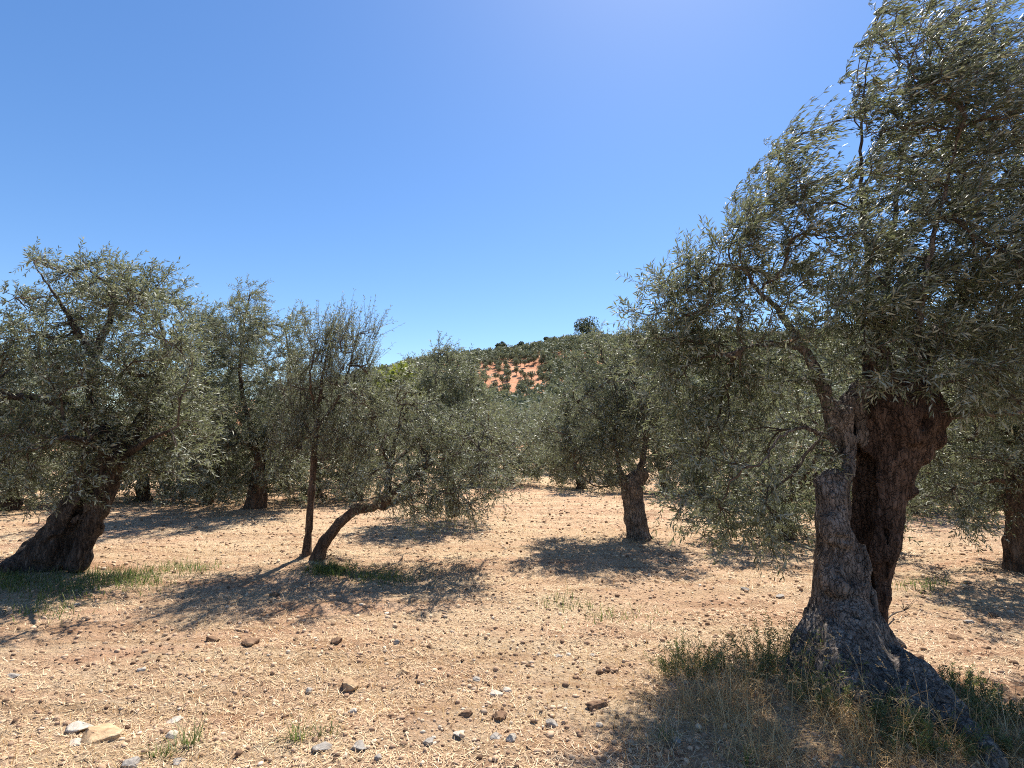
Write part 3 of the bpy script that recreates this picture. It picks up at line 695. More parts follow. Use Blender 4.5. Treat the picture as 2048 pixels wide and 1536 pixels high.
olive('tall dark olive with a wind-combed pointed top, behind the leaning tree and the slim sapling', (512, 1016),
      [[(508, 1030, 0, 30), (512, 1000, 0, 19), (518, 960, 0, 16), (520, 920, 0, 13)]],
      [([(520, 930), (500, 850), (480, 750), (490, 640), (500, 590)], 9, 3), ([(520, 920), (560, 830), (580, 740), (570, 660)], 8, 3), ([(510, 900), (440, 840, -.3), (400, 780, -.3)], 7, 3), ([(560, 830), (590, 800, -.4), (600, 760, -.5)], 5, 2)],
      [(490, 595, 36), (455, 620, 40), (510, 640, 50), (420, 670, 45), (470, 690, 60), (540, 680, 50), (575, 650, 28), (400, 740, 55), (470, 770, 70), (550, 760, 60), (590, 720, 35), (400, 830, 60), (480, 850, 75), (560, 850, 60), (430, 910, 60), (510, 920, 60), (580, 920, 45), (390, 900, 45), (460, 960, 38), (560, 960, 30), (400, 960, 36), (430, 985, 26), (590, 970, 30), (610, 850, 45), (380, 690, 34), (400, 640, 38), (375, 770, 46), (605, 680, 28), (600, 640, 20), (610, 780, 44)],
      1.3, 2, 58, ll=.085, lw=.021, nleaf=14, ntw=3, twL=.32, wind=(.5, 0, .1), vox=.035, lump=.05, ridge=.02, seed=71)

b9 = P(905, 1000, 10.6)
olive('dark olive with a ragged pointed top, directly behind the bent olive', None,
      [[(905, 1020, 0, 18), (900, 970, 0, 13), (895, 930, 0, 11)]],
      [([(895, 930), (880, 860), (870, 780), (880, 710)], 9, 3), ([(895, 930), (930, 860), (950, 790)], 8, 3), ([(885, 880), (840, 830, -.2), (820, 780, -.2)], 7, 2)],
      [(880, 705, 26), (905, 710, 24), (850, 740, 36), (890, 760, 46), (930, 750, 40), (830, 790, 34), (870, 810, 50), (930, 810, 50), (970, 810, 30), (850, 860, 45), (910, 870, 55), (970, 860, 40), (900, 930, 50), (960, 930, 40), (840, 920, 36)],
      1.0, 2, 75, ll=.078, lw=.018, nleaf=14, twL=.28, wind=(.3, 0, .1), vox=.03, seed=81, base=b9)
print('near leaves', NLEAF)

# ================================================================== olives of the grove behind: four kinds, copied
def grove_variant(seed, h, w, leaf, low=.5):
    global rng
    keep, rng = rng, np.random.default_rng(seed)
    t = empty('olive_tree', (0, 0, 0), 'olive', 'tree')
    o = np.zeros(3)
    lean = rng.normal(0, .12, 2); th = rng.uniform(.7, 1.1)
    top = np.array([lean[0], lean[1], th])
    segs = path_segs([(np.array([0, 0, -.15]), .26), (np.array([lean[0] * .2, 0, .25]), .16), (top, .13)])
    trunk_mesh('trunk', segs, BARK_RED, t, o, vox=.04, lump=.05, ridge=.02, seed=seed, rf=12)
    limbs = []; nb = 5
    for i in range(nb):
        a = i * 2 * math.pi / nb + rng.uniform(-.4, .4); rr = w * .5 * rng.uniform(.4, .75); z = rng.uniform(.55, .9) * h
        e = np.array([math.cos(a) * rr, math.sin(a) * rr, z]); m = top + (e - top) * .5 + np.array([math.cos(a), math.sin(a), 0]) * .25
        limbs.append((np.array([top - [0, 0, .1], m, e]), .08, .02))
    lobes = []
    if low < .4:                                   # a skirt of foliage down to the grass
        for i in range(22):
            a = rng.uniform(0, 6.28); f = rng.uniform(.2, .95)
            lobes.append((np.array([math.cos(a) * f * w * .45, math.sin(a) * f * w * .45, rng.uniform(.3, 1.1)]), rng.uniform(.3, .5)))
    for i in range(34):
        a = rng.uniform(0, 6.28); f = rng.random() ** .6; z = rng.uniform(low, h - .5)
        prof = w * .5 * (.95 if z < h * .6 else .95 - .6 * (z - h * .6) / (h * .4))
        lobes.append((np.array([math.cos(a) * f * prof * .85, math.sin(a) * f * prof * .85, z]), rng.uniform(.35, .6)))
    n = crown(t, o, limbs, lobes, 46, leaf, .11, .034, 12, 2, .34, np.array([.35, .1, .1]), TWIG, .006, .25, .25, None, limb_parts=False, along=1.2)
    rng = keep
    return t
VAR = [grove_variant(101, 4.2, 3.9, LEAF_GREY), grove_variant(102, 3.8, 4.3, LEAF), grove_variant(103, 4.6, 3.6, LEAF_GREY), grove_variant(104, 3.6, 3.6, LEAF), grove_variant(105, 3.4, 4.6, LEAF_GREY, .15), grove_variant(106, 3.9, 4.4, LEAF, .2)]
used = [False] * 6
GROVE = [  # px, Y, variant, scale, turn, label
    (385, 15.5, 1, 1.0, .3, 'shaded olive seen under the crown between the leaning trunk and the tall dark olive'),
    (70, 17, 0, 1.05, 1.2, 'olive standing behind the leaning left tree, in the gap under its crown'),
    (250, 22, 2, 1.0, 2.2, 'olive farther back on the left, seen just right of the leaning trunk'),
    (700, 19, 3, .95, .8, 'olive behind the slim sapling, left of the bent olive crown'),
    (590, 25, 0, .9, 2.9, 'small distant olive seen under the tall dark olive'),
    (-90, 13, 1, 1.0, 1.7, 'olive cut off by the left edge, behind the leaning tree'),
    (1075, 35, 2, 1.0, .2, 'olive with a dark forked trunk standing alone at the far end of the clearing'),
    (985, 27, 3, .95, 1.5, 'grey olive at the back of the clearing, right of the bent olive'),
    (1010, 43, 0, 1.05, 4.0, 'pale olive at the foot of the red slope, left of the forked one'),
    (1120, 47, 1, 1.25, 2.4, 'silvery olive rising behind the forked olive at the foot of the hill'),
    (1165, 30, 2, .95, 5.0, 'silver-grey olive on the left behind the short-trunked olive'),
    (1215, 22, 0, .95, 3.3, 'olive half hidden behind the short-trunked olive'),
    (1330, 17, 1, 1.0, 2.0, 'olive behind the big tree hanging left branches, nearest the short-trunked olive'),
    (1470, 14.5, 3, 1.0, .9, 'shaded olive seen through the low left branches of the big tree'),
    (1590, 19, 2, 1.0, 4.4, 'olive seen just left of the big split trunk, farther back'),
    (1830, 13.5, 0, .95, 5.5, 'olive just right of the big split trunk, behind the drooping one'),
    (1940, 17, 1, 1.05, 2.7, 'olive behind the drooping right-hand olive'),
    (2080, 13, 2, 1.0, 3.9, 'olive at the right edge, behind the drooping one'),
    (800, 33, 1, 1.1, 5.2, 'distant olive showing above the left part of the bent olive crown'),
    (890, 46, 2, 1.1, 1.1, 'distant olive between the bent olive crown and the red slope'),
    (1270, 40, 3, 1.1, .6, 'far olive behind the short-trunked olive, under the hill'),
    (1420, 30, 0, 1.0, 2.1, 'far olive seen through the left crown of the big tree'),
    (1700, 29, 3, 1.05, 3.0, 'far olive behind the big split trunk'),
    (1890, 27, 2, 1.1, .4, 'far olive on the right, seen through the gap right of the big trunk'),
    (470, 18, 0, 1.0, 4.7, 'olive behind the tall dark olive, filling the gap to its left'),
    (640, 15, 1, .9, 3.6, 'olive between the tall dark olive and the slim sapling, farther back'),
    (160, 14.5, 3, 1.05, .2, 'olive directly behind the leaning trunk'),
    (760, 24, 2, .9, 2.6, 'small olive behind the bent olive stem'),
    (950, 19, 3, .85, 3.8, 'low olive right behind the skirt of the bent olive'),
    (1120, 24, 1, .85, 1.9, 'round low olive left of the short-trunked olive, across the clearing'),
    (1530, 24, 0, 1.0, 5.9, 'olive far behind the low left branches of the big tree'),
    (1780, 19, 1, 1.0, .7, 'olive seen beside the right side of the split trunk, in the second row'),
    (40, 12.5, 4, 1.0, .9, 'low bushy olive behind the left edge of the leaning tree'),
    (300, 14.5, 5, 1.0, 3.9, 'low bushy olive between the leaning trunk and the tall dark olive'),
    (430, 13.8, 4, .9, 5.1, 'low grey olive touching the left side of the tall dark olive'),
    (575, 17, 5, .9, 2.2, 'low olive right behind the slim straight stem'),
    (720, 14.5, 4, .8, .4, 'low grey olive behind the arch of the bent olive'),
    (1020, 19, 4, .85, 1.4, 'low grey olive at the right end of the bent olive crown'),
    (1075, 26, 5, .8, 4.8, 'low olive in front of the forked olive at the far end of the clearing'),
    (1160, 17.5, 5, .85, 2.9, 'low olive across the clearing, just left of the short-trunked olive'),
    (1390, 16, 4, 1.0, 3.1, 'low grey olive right of the short-trunked olive, behind the hanging branches'),
    (1556, 9.0, 5, .85, 1.1, 'olive close behind the big split trunk, on its left'),
    (1680, 16, 4, 1.0, 5.6, 'low grey olive straight behind the big split trunk'),
    (1800, 12, 5, .9, .5, 'low olive right of the big split trunk, nearest behind it'),
    (1985, 14.5, 4, 1.0, 2.5, 'low grey olive behind the right part of the drooping olive'),
]
for (px, Y, v, s, rz, lab) in GROVE:
    x = (px - 1024) / FPX * Y
    o = VAR[v] if not used[v] else copy_tree(VAR[v]); used[v] = True
    o.location = (x, Y, float(H(x, Y)) - .02); o.scale = (s, s, s); o.rotation_euler = (0, 0, rz)
    tag(o, lab, 'tree', 'olives of the grove behind')

# ------------------------------------------------------------------ leaf clump trees for far away
def clump_arrays(n, rx, rz, cz, size, seed, lumps=7):
    g = np.random.default_rng(seed)
    lc = nrm(g.normal(size=(lumps, 3))) * np.array([rx * .6, rx * .6, rz * .55]) * g.uniform(.4, 1, (lumps, 1)); lr = g.uniform(.42, .6, lumps) * (7 / lumps) ** .7
    k = g.integers(0, lumps, n); d = nrm(g.normal(size=(n, 3)))
    c = lc[k] + d * (lr[k][:, None] * np.array([rx, rx, rz])) * g.uniform(.75, 1.1, (n, 1)) + np.array([0, 0, cz])
    u = nrm(g.normal(size=(n, 3))); w = nrm(np.cross(u, d + g.normal(0, .5, (n, 3)))); s = size * g.uniform(.6, 1.3, (n, 1))
    V = np.stack([c - u * s, c + w * s * .55, c + u * s, c - w * s * .55], 1)
    return V.reshape(-1, 3), np.arange(n * 4).reshape(-1, 4), np.clip(g.normal(.5, .22, n), 0, 1)

def far_tree(name, n, rx, rz, cz, size, seed, leaf, trunk_r=.14, lumps=7):
    t = bpy.data.objects.new(name, None); link(t)
    V, F, r = clump_arrays(n, rx, rz, cz, size, seed, lumps)
    mesh_np('crown', V, F, leaf, t, False, r)
    g = np.random.default_rng(seed + 1)
    c = np.array([[0, 0, -.6], [.08, 0, cz * .35], [g.normal(0, .15), g.normal(0, .15), cz]])
    c = catmull(c, 4); V, F = tube_arr(c, np.linspace(trunk_r, trunk_r * .5, len(c)), 7)
    acc = Acc(); acc.add(V, F)
    for a in range(3):
        b = c[4]; e = np.array([math.cos(a * 2.1 + seed) * rx * .6, math.sin(a * 2.1 + seed) * rx * .6, cz + rz * .1])
        acc.add(*tube_arr(np.array([b, (b + e) / 2 + [0, 0, -.1], e]), np.array([.6, .45, .25]) * trunk_r, 5))
    acc.build('trunk', BARK_RED, t)
    return t

def ray_hill(px, py):
    u, v = (px - 1024) / FPX, (768 - py) / FPX
    d = np.array([u, CP - v * SP, SP + v * CP]); t = 62 / d[1]
    for _ in range(3000):
        p = np.array([0, 0, EYE]) + d * t
        if p[2] < float(H(p[0], p[1])) or t > 600: break
        t *= 1.002
    return p

# olives in rows on the bare red patch: things; the wood around: stuff
FV = [far_tree('olive_tree', 420, 1.75, 1.5, 2.35, .24, 200 + i, LEAF_FAR) for i in range(5)]
fu = [False] * 5
def patch(px, py):                                 # bare red soil, as it lies on the slope
    d = ((px - 1026) / 80) ** 2 + ((py - 760) / 42) ** 2
    return d + .25 * np.sin(px * .06) * np.cos(py * .1)
g = np.random.default_rng(77)
xs, ys = np.meshgrid(np.arange(-170, 420, 4.2), np.arange(62, 330, 4.2))
pos = np.stack([xs.ravel(), ys.ravel()], 1) + g.normal(0, .95, (xs.size, 2))
rr = np.hypot(pos[:, 0], pos[:, 1]); px = 1024 + pos[:, 0] / pos[:, 1] * FPX
z = H(pos[:, 0], pos[:, 1]); zc = (pos[:, 1] * CP + (z - EYE) * SP); py = 768 - FPX * ((z - EYE) * CP - pos[:, 1] * SP) / zc
ok = (px > 520) & (px < 2300) & (rr < 335)
pos, px, py, z, rr = pos[ok], px[ok], py[ok], z[ok], rr[ok]
pd = patch(px, py)
inp = pd < .85
red_idx = np.where(inp)[0]
red_idx = red_idx[g.random(len(red_idx)) < .5]
wood_idx = np.where(~inp & (g.random(len(px)) < .96))[0]
RED_LAB = 'small round olive planted in rows on the bare red soil of the hillside'
for k, i in enumerate(red_idx):
    v = k % 5
    o = FV[v] if not fu[v] else copy_tree(FV[v]); fu[v] = True
    s = g.uniform(.8, 1.2)
    o.location = (pos[i, 0], pos[i, 1], float(z[i])); o.scale = (s, s, s * g.uniform(.9, 1.1)); o.rotation_euler = (0, 0, g.uniform(0, 6.28))
    tag(o, RED_LAB, 'tree', 'olives on the red hillside patch')
print('red patch', len(red_idx), 'wood', len(wood_idx))
protos = [clump_arrays(150, 2.2, 2.0, 2.2, .40, 300 + i, 6) for i in range(6)]
acc = Acc()
for k, i in enumerate(wood_idx):
    V, F, r = protos[k % 6]; a = g.uniform(0, 6.28); s = g.uniform(.95, 1.5)
    M = np.array([[math.cos(a), -math.sin(a), 0], [math.sin(a), math.cos(a), 0], [0, 0, 1]]) * s
    acc.add(V @ M.T + np.array([pos[i, 0], pos[i, 1], float(z[i])]), F, np.clip(r + g.normal(0, .12), 0, 1))
wood = tag(acc.build('olive_wood', LEAF_FAR, smooth=False), kind='stuff')

# pines and other trees on the ridge
PINES = [(1176, 700, 11.5, 1.0, 'broad round dark pine, the largest tree on the hill crest'), (1000, 700, 6.2, .8, 'compact dark pine with a tufted top on the crest, third from the right'),
         (1042, 697, 5.0, .8, 'small peaked pine on the crest, second from the right'), (948, 708, 5.0, 1.1, 'spreading bright green pine on the crest left of the tufted one'),
         (905, 715, 6.0, .9, 'tall thin pine on the crest just right of the ragged dark olive'), (1098, 690, 4.2, .9, 'low pine tuft on the crest between the peaked pine and the broad one')]
pv = {}
for k, (ppx, ppy, hh, wf, lab) in enumerate(PINES):
    ph = math.atan((ppx - 1024) / FPX); Rr = 282
    x, y = Rr * math.sin(ph), Rr * math.cos(ph)
    t = far_tree('pine_tree', 2200, hh * .95 * wf, hh * .75, hh * .72, .5, 400 + k, LEAF_PINE, .25, 11)
    t.location = (x, y, float(H(x, y)) + (-.6 if k == 0 else 1.6)); tag(t, lab, 'tree')
yg = P(800, 900, 38); yx, yy = yg[0], 38.0
t = far_tree('pine_tree', 2600, 2.9, 3.4, 4.3, .22, 450, LEAF_YELLOW, .2)
t.location = (yx, yy, float(H(yx, yy))); tag(t, 'yellow-green young pine showing above the bent olive, below the hill crest', 'tree')
for o in FV:
    pass

# ================================================================== ground cover
STRAW = rnd_mat('straw', [(.32, .19, .10), (.54, .36, .20), (.66, .48, .29), (.78, .61, .40)], .6, .3)
DRYG = rnd_mat('dry_grass', [(.24, .13, .055), (.48, .30, .13), (.66, .46, .22), (.80, .62, .35)], .55, .3, .3, (.65, .42, .17))
GREENG = rnd_mat('green_grass', [(.045, .07, .02), (.075, .105, .03), (.16, .165, .06), (.38, .31, .14)], .5, .3, .3, (.2, .3, .06))
PEB = rnd_mat('pebbles', [(.14, .09, .06), (.28, .19, .12), (.40, .30, .21), (.50, .41, .31), (.64, .55, .43)], .9, .2)
CLOD = rnd_mat('soil_clod', [(.13, .08, .05), (.30, .19, .12), (.50, .345, .225), (.66, .50, .34)], .95, .1)

def gz(x, y): return H(x, y) + micro(x, y)
def sector(n, r0, r1, a0=-R(56), a1=R(56), pw=1.0):  # more of them near, fewer far
    a = rng.uniform(a0, a1, n); u = rng.random(n); r = r0 * (r1 / r0) ** (u ** pw)
    return r * np.sin(a), r * np.cos(a), r

def ribbons(x, y, L, w, tilt, az, bend):
    n = len(x); z = gz(x, y)
    d0 = np.stack([np.cos(az) * np.cos(tilt), np.sin(az) * np.cos(tilt), np.sin(tilt)], 1)
    c0 = np.stack([x, y, z + .004], 1)
    sd_ = np.stack([-np.sin(az), np.cos(az), 0 * az], 1)
    up_ = np.array([0, 0, 1.])
    pts = []
    for k, t in enumerate((0, .5, 1)):
        c = c0 + d0 * (L * t)[:, None] - up_ * (bend * L * t * t)[:, None] + sd_ * (bend * .5 * L * t * t)[:, None]
        c[:, 2] = np.maximum(c[:, 2], gz(c[:, 0], c[:, 1]) + .003)
        hw = (w * (1, .85, .25)[k])[:, None]
        pts += [c - sd_ * hw, c + sd_ * hw]
    V = np.stack(pts, 1)
    b = np.arange(n)[:, None] * 6
    F = np.concatenate([b + np.array([0, 1, 3, 2]), b + np.array([2, 3, 5, 4])], 0)
    return V.reshape(-1, 3), F

# lying straw
n = 120000
x, y, r = sector(n, 1.2, 14, pw=.8)
keep = (vnoise(np.stack([x * .6, y * .9, 0 * x], 1), 51) + .55 * vnoise(np.stack([x * 2.2, y * 2.2, 0 * x], 1), 52)) > -.42 + .5 * rng.random(n) - .25
x, y, r = x[keep], y[keep], r[keep]; n = len(x)
V, F = ribbons(x, y, rng.uniform(.012, .062, n) * (1 + .06 * r), rng.uniform(.0006, .0014, n) * (1 + .12 * r), np.abs(rng.normal(0, .25, n)), rng.uniform(0, 6.28, n), rng.uniform(-.2, .3, n))
col = np.clip(rng.normal(.55, .22, n), 0, 1); straw = tag(mesh_np('straw', V, F, STRAW, fattr=np.concatenate([col, col])), kind='stuff')

# stones and crumbs
def ico(sub=1):
    t = (1 + 5 ** .5) / 2
    V = nrm(np.array([(-1, t, 0), (1, t, 0), (-1, -t, 0), (1, -t, 0), (0, -1, t), (0, 1, t), (0, -1, -t), (0, 1, -t), (t, 0, -1), (t, 0, 1), (-t, 0, -1), (-t, 0, 1)], float))
    F = [(0, 11, 5), (0, 5, 1), (0, 1, 7), (0, 7, 10), (0, 10, 11), (1, 5, 9), (5, 11, 4), (11, 10, 2), (10, 7, 6), (7, 1, 8), (3, 9, 4), (3, 4, 2), (3, 2, 6), (3, 6, 8), (3, 8, 9), (4, 9, 5), (2, 4, 11), (6, 2, 10), (8, 6, 7), (9, 8, 1)]
    V = [tuple(v) for v in V]
    for _ in range(sub):
        mid = {}; nf = []
        def m(a, b):
            key = (min(a, b), max(a, b))
            if key not in mid:
                q = np.array(V[a]) + np.array(V[b]); V.append(tuple(q / np.linalg.norm(q))); mid[key] = len(V) - 1
            return mid[key]
        for a, b, c in F:
            ab, bc, ca = m(a, b), m(b, c), m(c, a); nf += [(a, ab, ca), (b, bc, ab), (c, ca, bc), (ab, bc, ca)]
        F = nf
    return np.array(V), np.array(F)
I0, I1, I3 = ico(0), ico(1), ico(3)

def crumbs(name, n, r0, r1, smin_, smax, mat, seed, pw=.8, flat=.65, mask=None):
    x, y, r = sector(n, r0, r1, pw=pw)
    if mask is not None:
        k = mask(x, y); x, y, r = x[k], y[k], r[k]; n = len(x)
    s = smin_ * (smax / smin_) ** (rng.random(n) ** 2.2) * (1 + .09 * r)
    V0, F0 = I0
    sc = s[:, None] * rng.uniform(.6, 1.25, (n, 3)) * np.array([1, 1, flat])
    a = rng.uniform(0, 6.28, n); ca, sa = np.cos(a), np.sin(a)
    V = V0[None] * (1 + rng.uniform(-.28, .28, (n, 12, 1))) * sc[:, None]
    X = V[..., 0] * ca[:, None] - V[..., 1] * sa[:, None]; Yv = V[..., 0] * sa[:, None] + V[..., 1] * ca[:, None]
    V = np.stack([X, Yv, V[..., 2]], -1) + np.stack([x, y, gz(x, y) + s * .15], 1)[:, None]
    F = (F0[None] + np.arange(n)[:, None, None] * 12).reshape(-1, 3)
    col = np.repeat(np.clip(rng.normal(.45, .25, n), 0, 1), 20)
    return tag(mesh_np(name, V.reshape(-1, 3), F, mat, fattr=col), kind='stuff')
grav_mask = lambda x, y: vnoise(np.stack([x * .8, y * .8, 0 * x], 1), 61) + rng.normal(0, .35, len(x)) > -.05
crumbs('gravel', 6500, 1.5, 14, .003, .017, PEB, 1, mask=grav_mask)
crumbs('soil_clods', 46000, 1.4, 20, .0025, .017, CLOD, 2, pw=.72, flat=.75)

# individual stones and clods: px, py, width px, height ratio, colour key, label
STONE_M = {}
def stone_mat(key, c1, c2, c3):
    m, nt, b, N, L = mat_new(key + '_stone')
    tc = N('ShaderNodeTexCoord'); n1 = noise_node(nt, tc.outputs['Object'], 14, 6, .7, .3)
    r = ramp(nt, [(.3, c1), (.5, c2), (.68, c3)]); L(n1.outputs[0], r.inputs[0]); L(r.outputs[0], b.inputs['Base Color'])
    b.inputs['Roughness'].default_value = .92; b.inputs['Specular IOR Level'].default_value = .15
    n2 = noise_node(nt, tc.outputs['Object'], 60, 5, .7); bp = N('ShaderNodeBump'); bp.inputs['Strength'].default_value = .6; bp.inputs['Distance'].default_value = .012
    L(n2.outputs[0], bp.inputs['Height']); L(bp.outputs[0], b.inputs['Normal']); STONE_M[key] = m
stone_mat('ochre', (.24, .145, .085), (.40, .27, .155), (.54, .41, .25))
stone_mat('pale', (.30, .255, .20), (.46, .40, .325), (.58, .51, .41))
stone_mat('grey', (.17, .15, .13), (.31, .275, .235), (.44, .40, .34))
stone_mat('brown', (.11, .065, .04), (.19, .115, .07), (.30, .20, .125))
ST = [(192, 1462, 76, .55, 'ochre', 'rock', 'large ochre rock with a yellowish flat top, the biggest one at lower left'),
      (158, 1452, 40, .55, 'pale', 'rock', 'pale grey stone leaning behind the left end of the large ochre rock'),
      (150, 1484, 30, .4, 'pale', 'stone', 'flat pale stone in front of the left end of the large ochre rock'),
      (212, 1478, 16, .6, 'grey', 'stone', 'small stone touching the right front of the large ochre rock'),
      (342, 1472, 20, .8, 'pale', 'stone', 'white upright stone just above the left green grass tuft'),
      (350, 1436, 24, .4, 'pale', 'stone', 'flat pale stone between the ochre rock and the gravelly strip'),
      (425, 1276, 28, .6, 'brown', 'soil clod', 'dark brown clod, left one of the pair left of the clearing centre'),
      (499, 1288, 34, .5, 'brown', 'soil clod', 'dark brown flattened clod, right one of the pair left of the clearing centre'),
      (549, 1186, 18, .7, 'brown', 'soil clod', 'dark clod just below the shadow of the slim sapling'),
      (673, 1288, 20, .8, 'brown', 'soil clod', 'dark upright clod below the dappled shadow of the bent olive'),
      (794, 1289, 13, .8, 'grey', 'stone', 'small dark-sided stone right of the dark upright clod'),
      (806, 1343, 26, .75, 'ochre', 'rock', 'tan stone with a shaded left side, right one of two tan stones in mid foreground'),
      (699, 1366, 34, .75, 'ochre', 'rock', 'tan stone with a dark shaded face, left one of two tan stones in mid foreground'),
      (619, 1378, 18, .9, 'grey', 'stone', 'pointed grey stone left of the two tan stones'),
      (706, 1426, 18, 1.0, 'pale', 'stone', 'white upright stone standing below the tan stones'),
      (283, 1343, 18, .6, 'pale', 'stone', 'white stone on the cracked furrow at left'),
      (28, 1353, 26, .5, 'grey', 'stone', 'flat grey stone near the left edge below the leaning tree'),
      (990, 1391, 26, .5, 'pale', 'stone', 'smooth whitish stone in the middle of the foreground straw'),
      (1013, 1383, 18, .5, 'pale', 'stone', 'pale stone touching the right of the smooth whitish stone'),
      (954, 1359, 16, .6, 'grey', 'stone', 'small grey stone right of the tan stones'),
      (1104, 1447, 22, .8, 'grey', 'stone', 'angular grey stone at the left border of the big tree shadow'),
      (1192, 1414, 42, .5, 'brown', 'soil clod', 'broad dark clod inside the big tree shadow'),
      (1000, 1438, 30, .5, 'brown', 'soil clod', 'reddish dark clod in the middle, above the bottom stones'),
      (932, 1436, 26, .45, 'brown', 'soil clod', 'low reddish clod left of the reddish dark one'),
      (990, 1476, 24, .5, 'grey', 'stone', 'blue-grey stone near the bottom middle'),
      (1023, 1486, 18, .8, 'pale', 'stone', 'pale angular stone right of the blue-grey one at the bottom'),
      (857, 1490, 20, .8, 'grey', 'stone', 'sharp grey stone at the bottom, left of the blue-grey one'),
      (718, 1499, 30, .5, 'grey', 'stone', 'long grey stone with a white edge at the bottom left of centre'),
      (644, 1502, 32, .55, 'grey', 'stone', 'ridged blue-grey stone at the bottom, left of the long grey one'),
      (756, 1523, 16, .8, 'grey', 'stone', 'small dark stone at the very bottom edge right of the long grey one'),
      (920, 1474, 22, .5, 'pale', 'stone', 'pale flat stone left of the blue-grey bottom stone'),
      (355, 1521, 22, .6, 'grey', 'stone', 'grey stone at the bottom edge below the left grass tuft'),
      (265, 1528, 30, .8, 'grey', 'stone', 'dark shaded stone at the bottom edge, lower left'),
      (1117, 1310, 14, .5, 'pale', 'stone', 'white pebble left one of two near the shadow tip of the big tree'),
      (1137, 1308, 11, .5, 'pale', 'stone', 'white pebble right one of two near the shadow tip of the big tree'),
      (1188, 1313, 14, .5, 'pale', 'stone', 'white pebble inside the round spot of shade of the big tree'),
      (1912, 1272, 24, .6, 'brown', 'soil clod', 'dark clod on the bright ground right of the big trunk'),
      (1938, 1247, 18, .5, 'grey', 'stone', 'greyish stone above the dark clod right of the big trunk'),
      (1985, 1226, 20, .6, 'brown', 'soil clod', 'dark clod far right below the edge tree shadow'),
      (1835, 1316, 26, .6, 'brown', 'soil clod', 'rounded dark clod touching the big root'),
      (1560, 1188, 18, .5, 'grey', 'stone', 'flat grey stone left of the big trunk on bright ground'),
      (1490, 1178, 18, .5, 'grey', 'stone', 'dull stone farther left of the big trunk on bright ground'),
      (1460, 1268, 26, .55, 'brown', 'soil clod', 'dark clod behind the left weed bush'),
      (1355, 1490, 14, .6, 'grey', 'stone', 'small grey stone in the dry grass at the bottom right'),
      (1198, 1456, 14, .7, 'pale', 'stone', 'small pale stone in the big tree shadow')]
for k, (px_, py_, wpx, hr, key, kind, lab) in enumerate(ST):
    q = ground_px(px_, py_ + wpx * hr * .35); dist = np.linalg.norm(q - np.array([0, 0, EYE]))
    a = wpx * dist / FPX * .5 / (1 + ((px_ - 1024) / FPX) ** 2) ** .5 * 1.05
    V0, F0 = I3
    gg = np.random.default_rng(900 + k)
    V = V0.copy()
    for _ in range(15):                            # chop flat facets
        nn = nrm(gg.normal(size=3)); dd = gg.uniform(.5, .8); e = V @ nn - dd
        V = V - np.maximum(e, 0)[:, None] * nn
    V *= (1 + .07 * fbm(V0 * 2.3 + k, 3, 7))[:, None] * (1 + (.12 if key == 'brown' else .03) * vnoise(V0 * 9 + k, 8))[:, None]
    V = V / np.abs(V).max(0) * np.array([a, a * gg.uniform(.65, .95), a * hr * .85])
    az = gg.uniform(0, 6.28) if abs(hr - .55) > .2 else gg.uniform(-.4, .4)
    V = V @ np.array([[math.cos(az), math.sin(az), 0], [-math.sin(az), math.cos(az), 0], [0, 0, 1]])
    o = mesh_np({'rock': 'rock', 'stone': 'stone', 'soil clod': 'soil_clod'}[kind], V, F0, STONE_M[key], smooth=(key == 'brown'))
    o.location = (q[0], q[1], float(gz(q[0], q[1])) + a * hr * .24)
    tag(o, lab, kind)

# dry grass around the big tree
def blades(x, y, L, w, lean, az, curve, segs=4):
    n = len(x); z = gz(x, y) - .01
    h = np.stack([np.cos(az), np.sin(az), 0 * az], 1); sd_ = np.stack([-np.sin(az), np.cos(az), 0 * az], 1)
    V = []
    c = np.stack([x, y, z], 1); ang = lean.copy()
    for k in range(segs + 1):
        hw = (w * (1 - k / segs * .85))[:, None]
        V += [c - sd_ * hw, c + sd_ * hw]
        c = c + (h * np.sin(ang)[:, None] + np.array([0, 0, 1.]) * np.cos(ang)[:, None]) * (L / segs)[:, None]
        ang = ang + curve / segs
        c[:, 2] = np.maximum(c[:, 2], z + .012)
    V = np.stack(V, 1); m = 2 * (segs + 1)
    b = np.arange(n)[:, None] * m
    F = np.concatenate([b + np.array([2 * k, 2 * k + 1, 2 * k + 3, 2 * k + 2]) for k in range(segs)], 0)
    return V.reshape(-1, 3), F, segs

def px_scatter(n, spots):
    """spots: (px, py, rx, ry, weight) on the ground of the photo"""
    w = np.array([s[4] for s in spots], float); k = rng.choice(len(spots), n, p=w / w.sum())
    S = np.array([s[:4] for s in spots], float)[k]
    a = rng.normal(size=(n, 2)) * .55
    px = S[:, 0] + a[:, 0] * S[:, 2]; py = np.maximum(S[:, 1] + a[:, 1] * S[:, 3], 915)
    u, v = (px - 1024) / FPX, (768 - py) / FPX; dz = SP + v * CP; t = -EYE / np.minimum(dz, -.02)
    x, y = u * t, (CP - v * SP) * t
    for _ in range(3):
        t = (H(x, y) - EYE) / np.minimum(dz, -.02); x, y = u * t, (CP - v * SP) * t
    return x, y
x, y = px_scatter(12500, [(1450, 1400, 110, 40, 2.2), (1400, 1340, 70, 30, 1), (1580, 1440, 150, 50, 3), (1780, 1480, 170, 50, 3), (1960, 1500, 140, 50, 2.2), (1560, 1340, 60, 25, 1), (1330, 1450, 120, 60, 1.2), (1650, 1520, 300, 30, 2.5), (1920, 1410, 60, 40, .8)])
kk = vnoise(np.stack([x * 3.1, y * 3.1, 0 * x], 1), 75) + rng.normal(0, .25, len(x)) > -.22; x, y = x[kk], y[kk]
n = len(x)
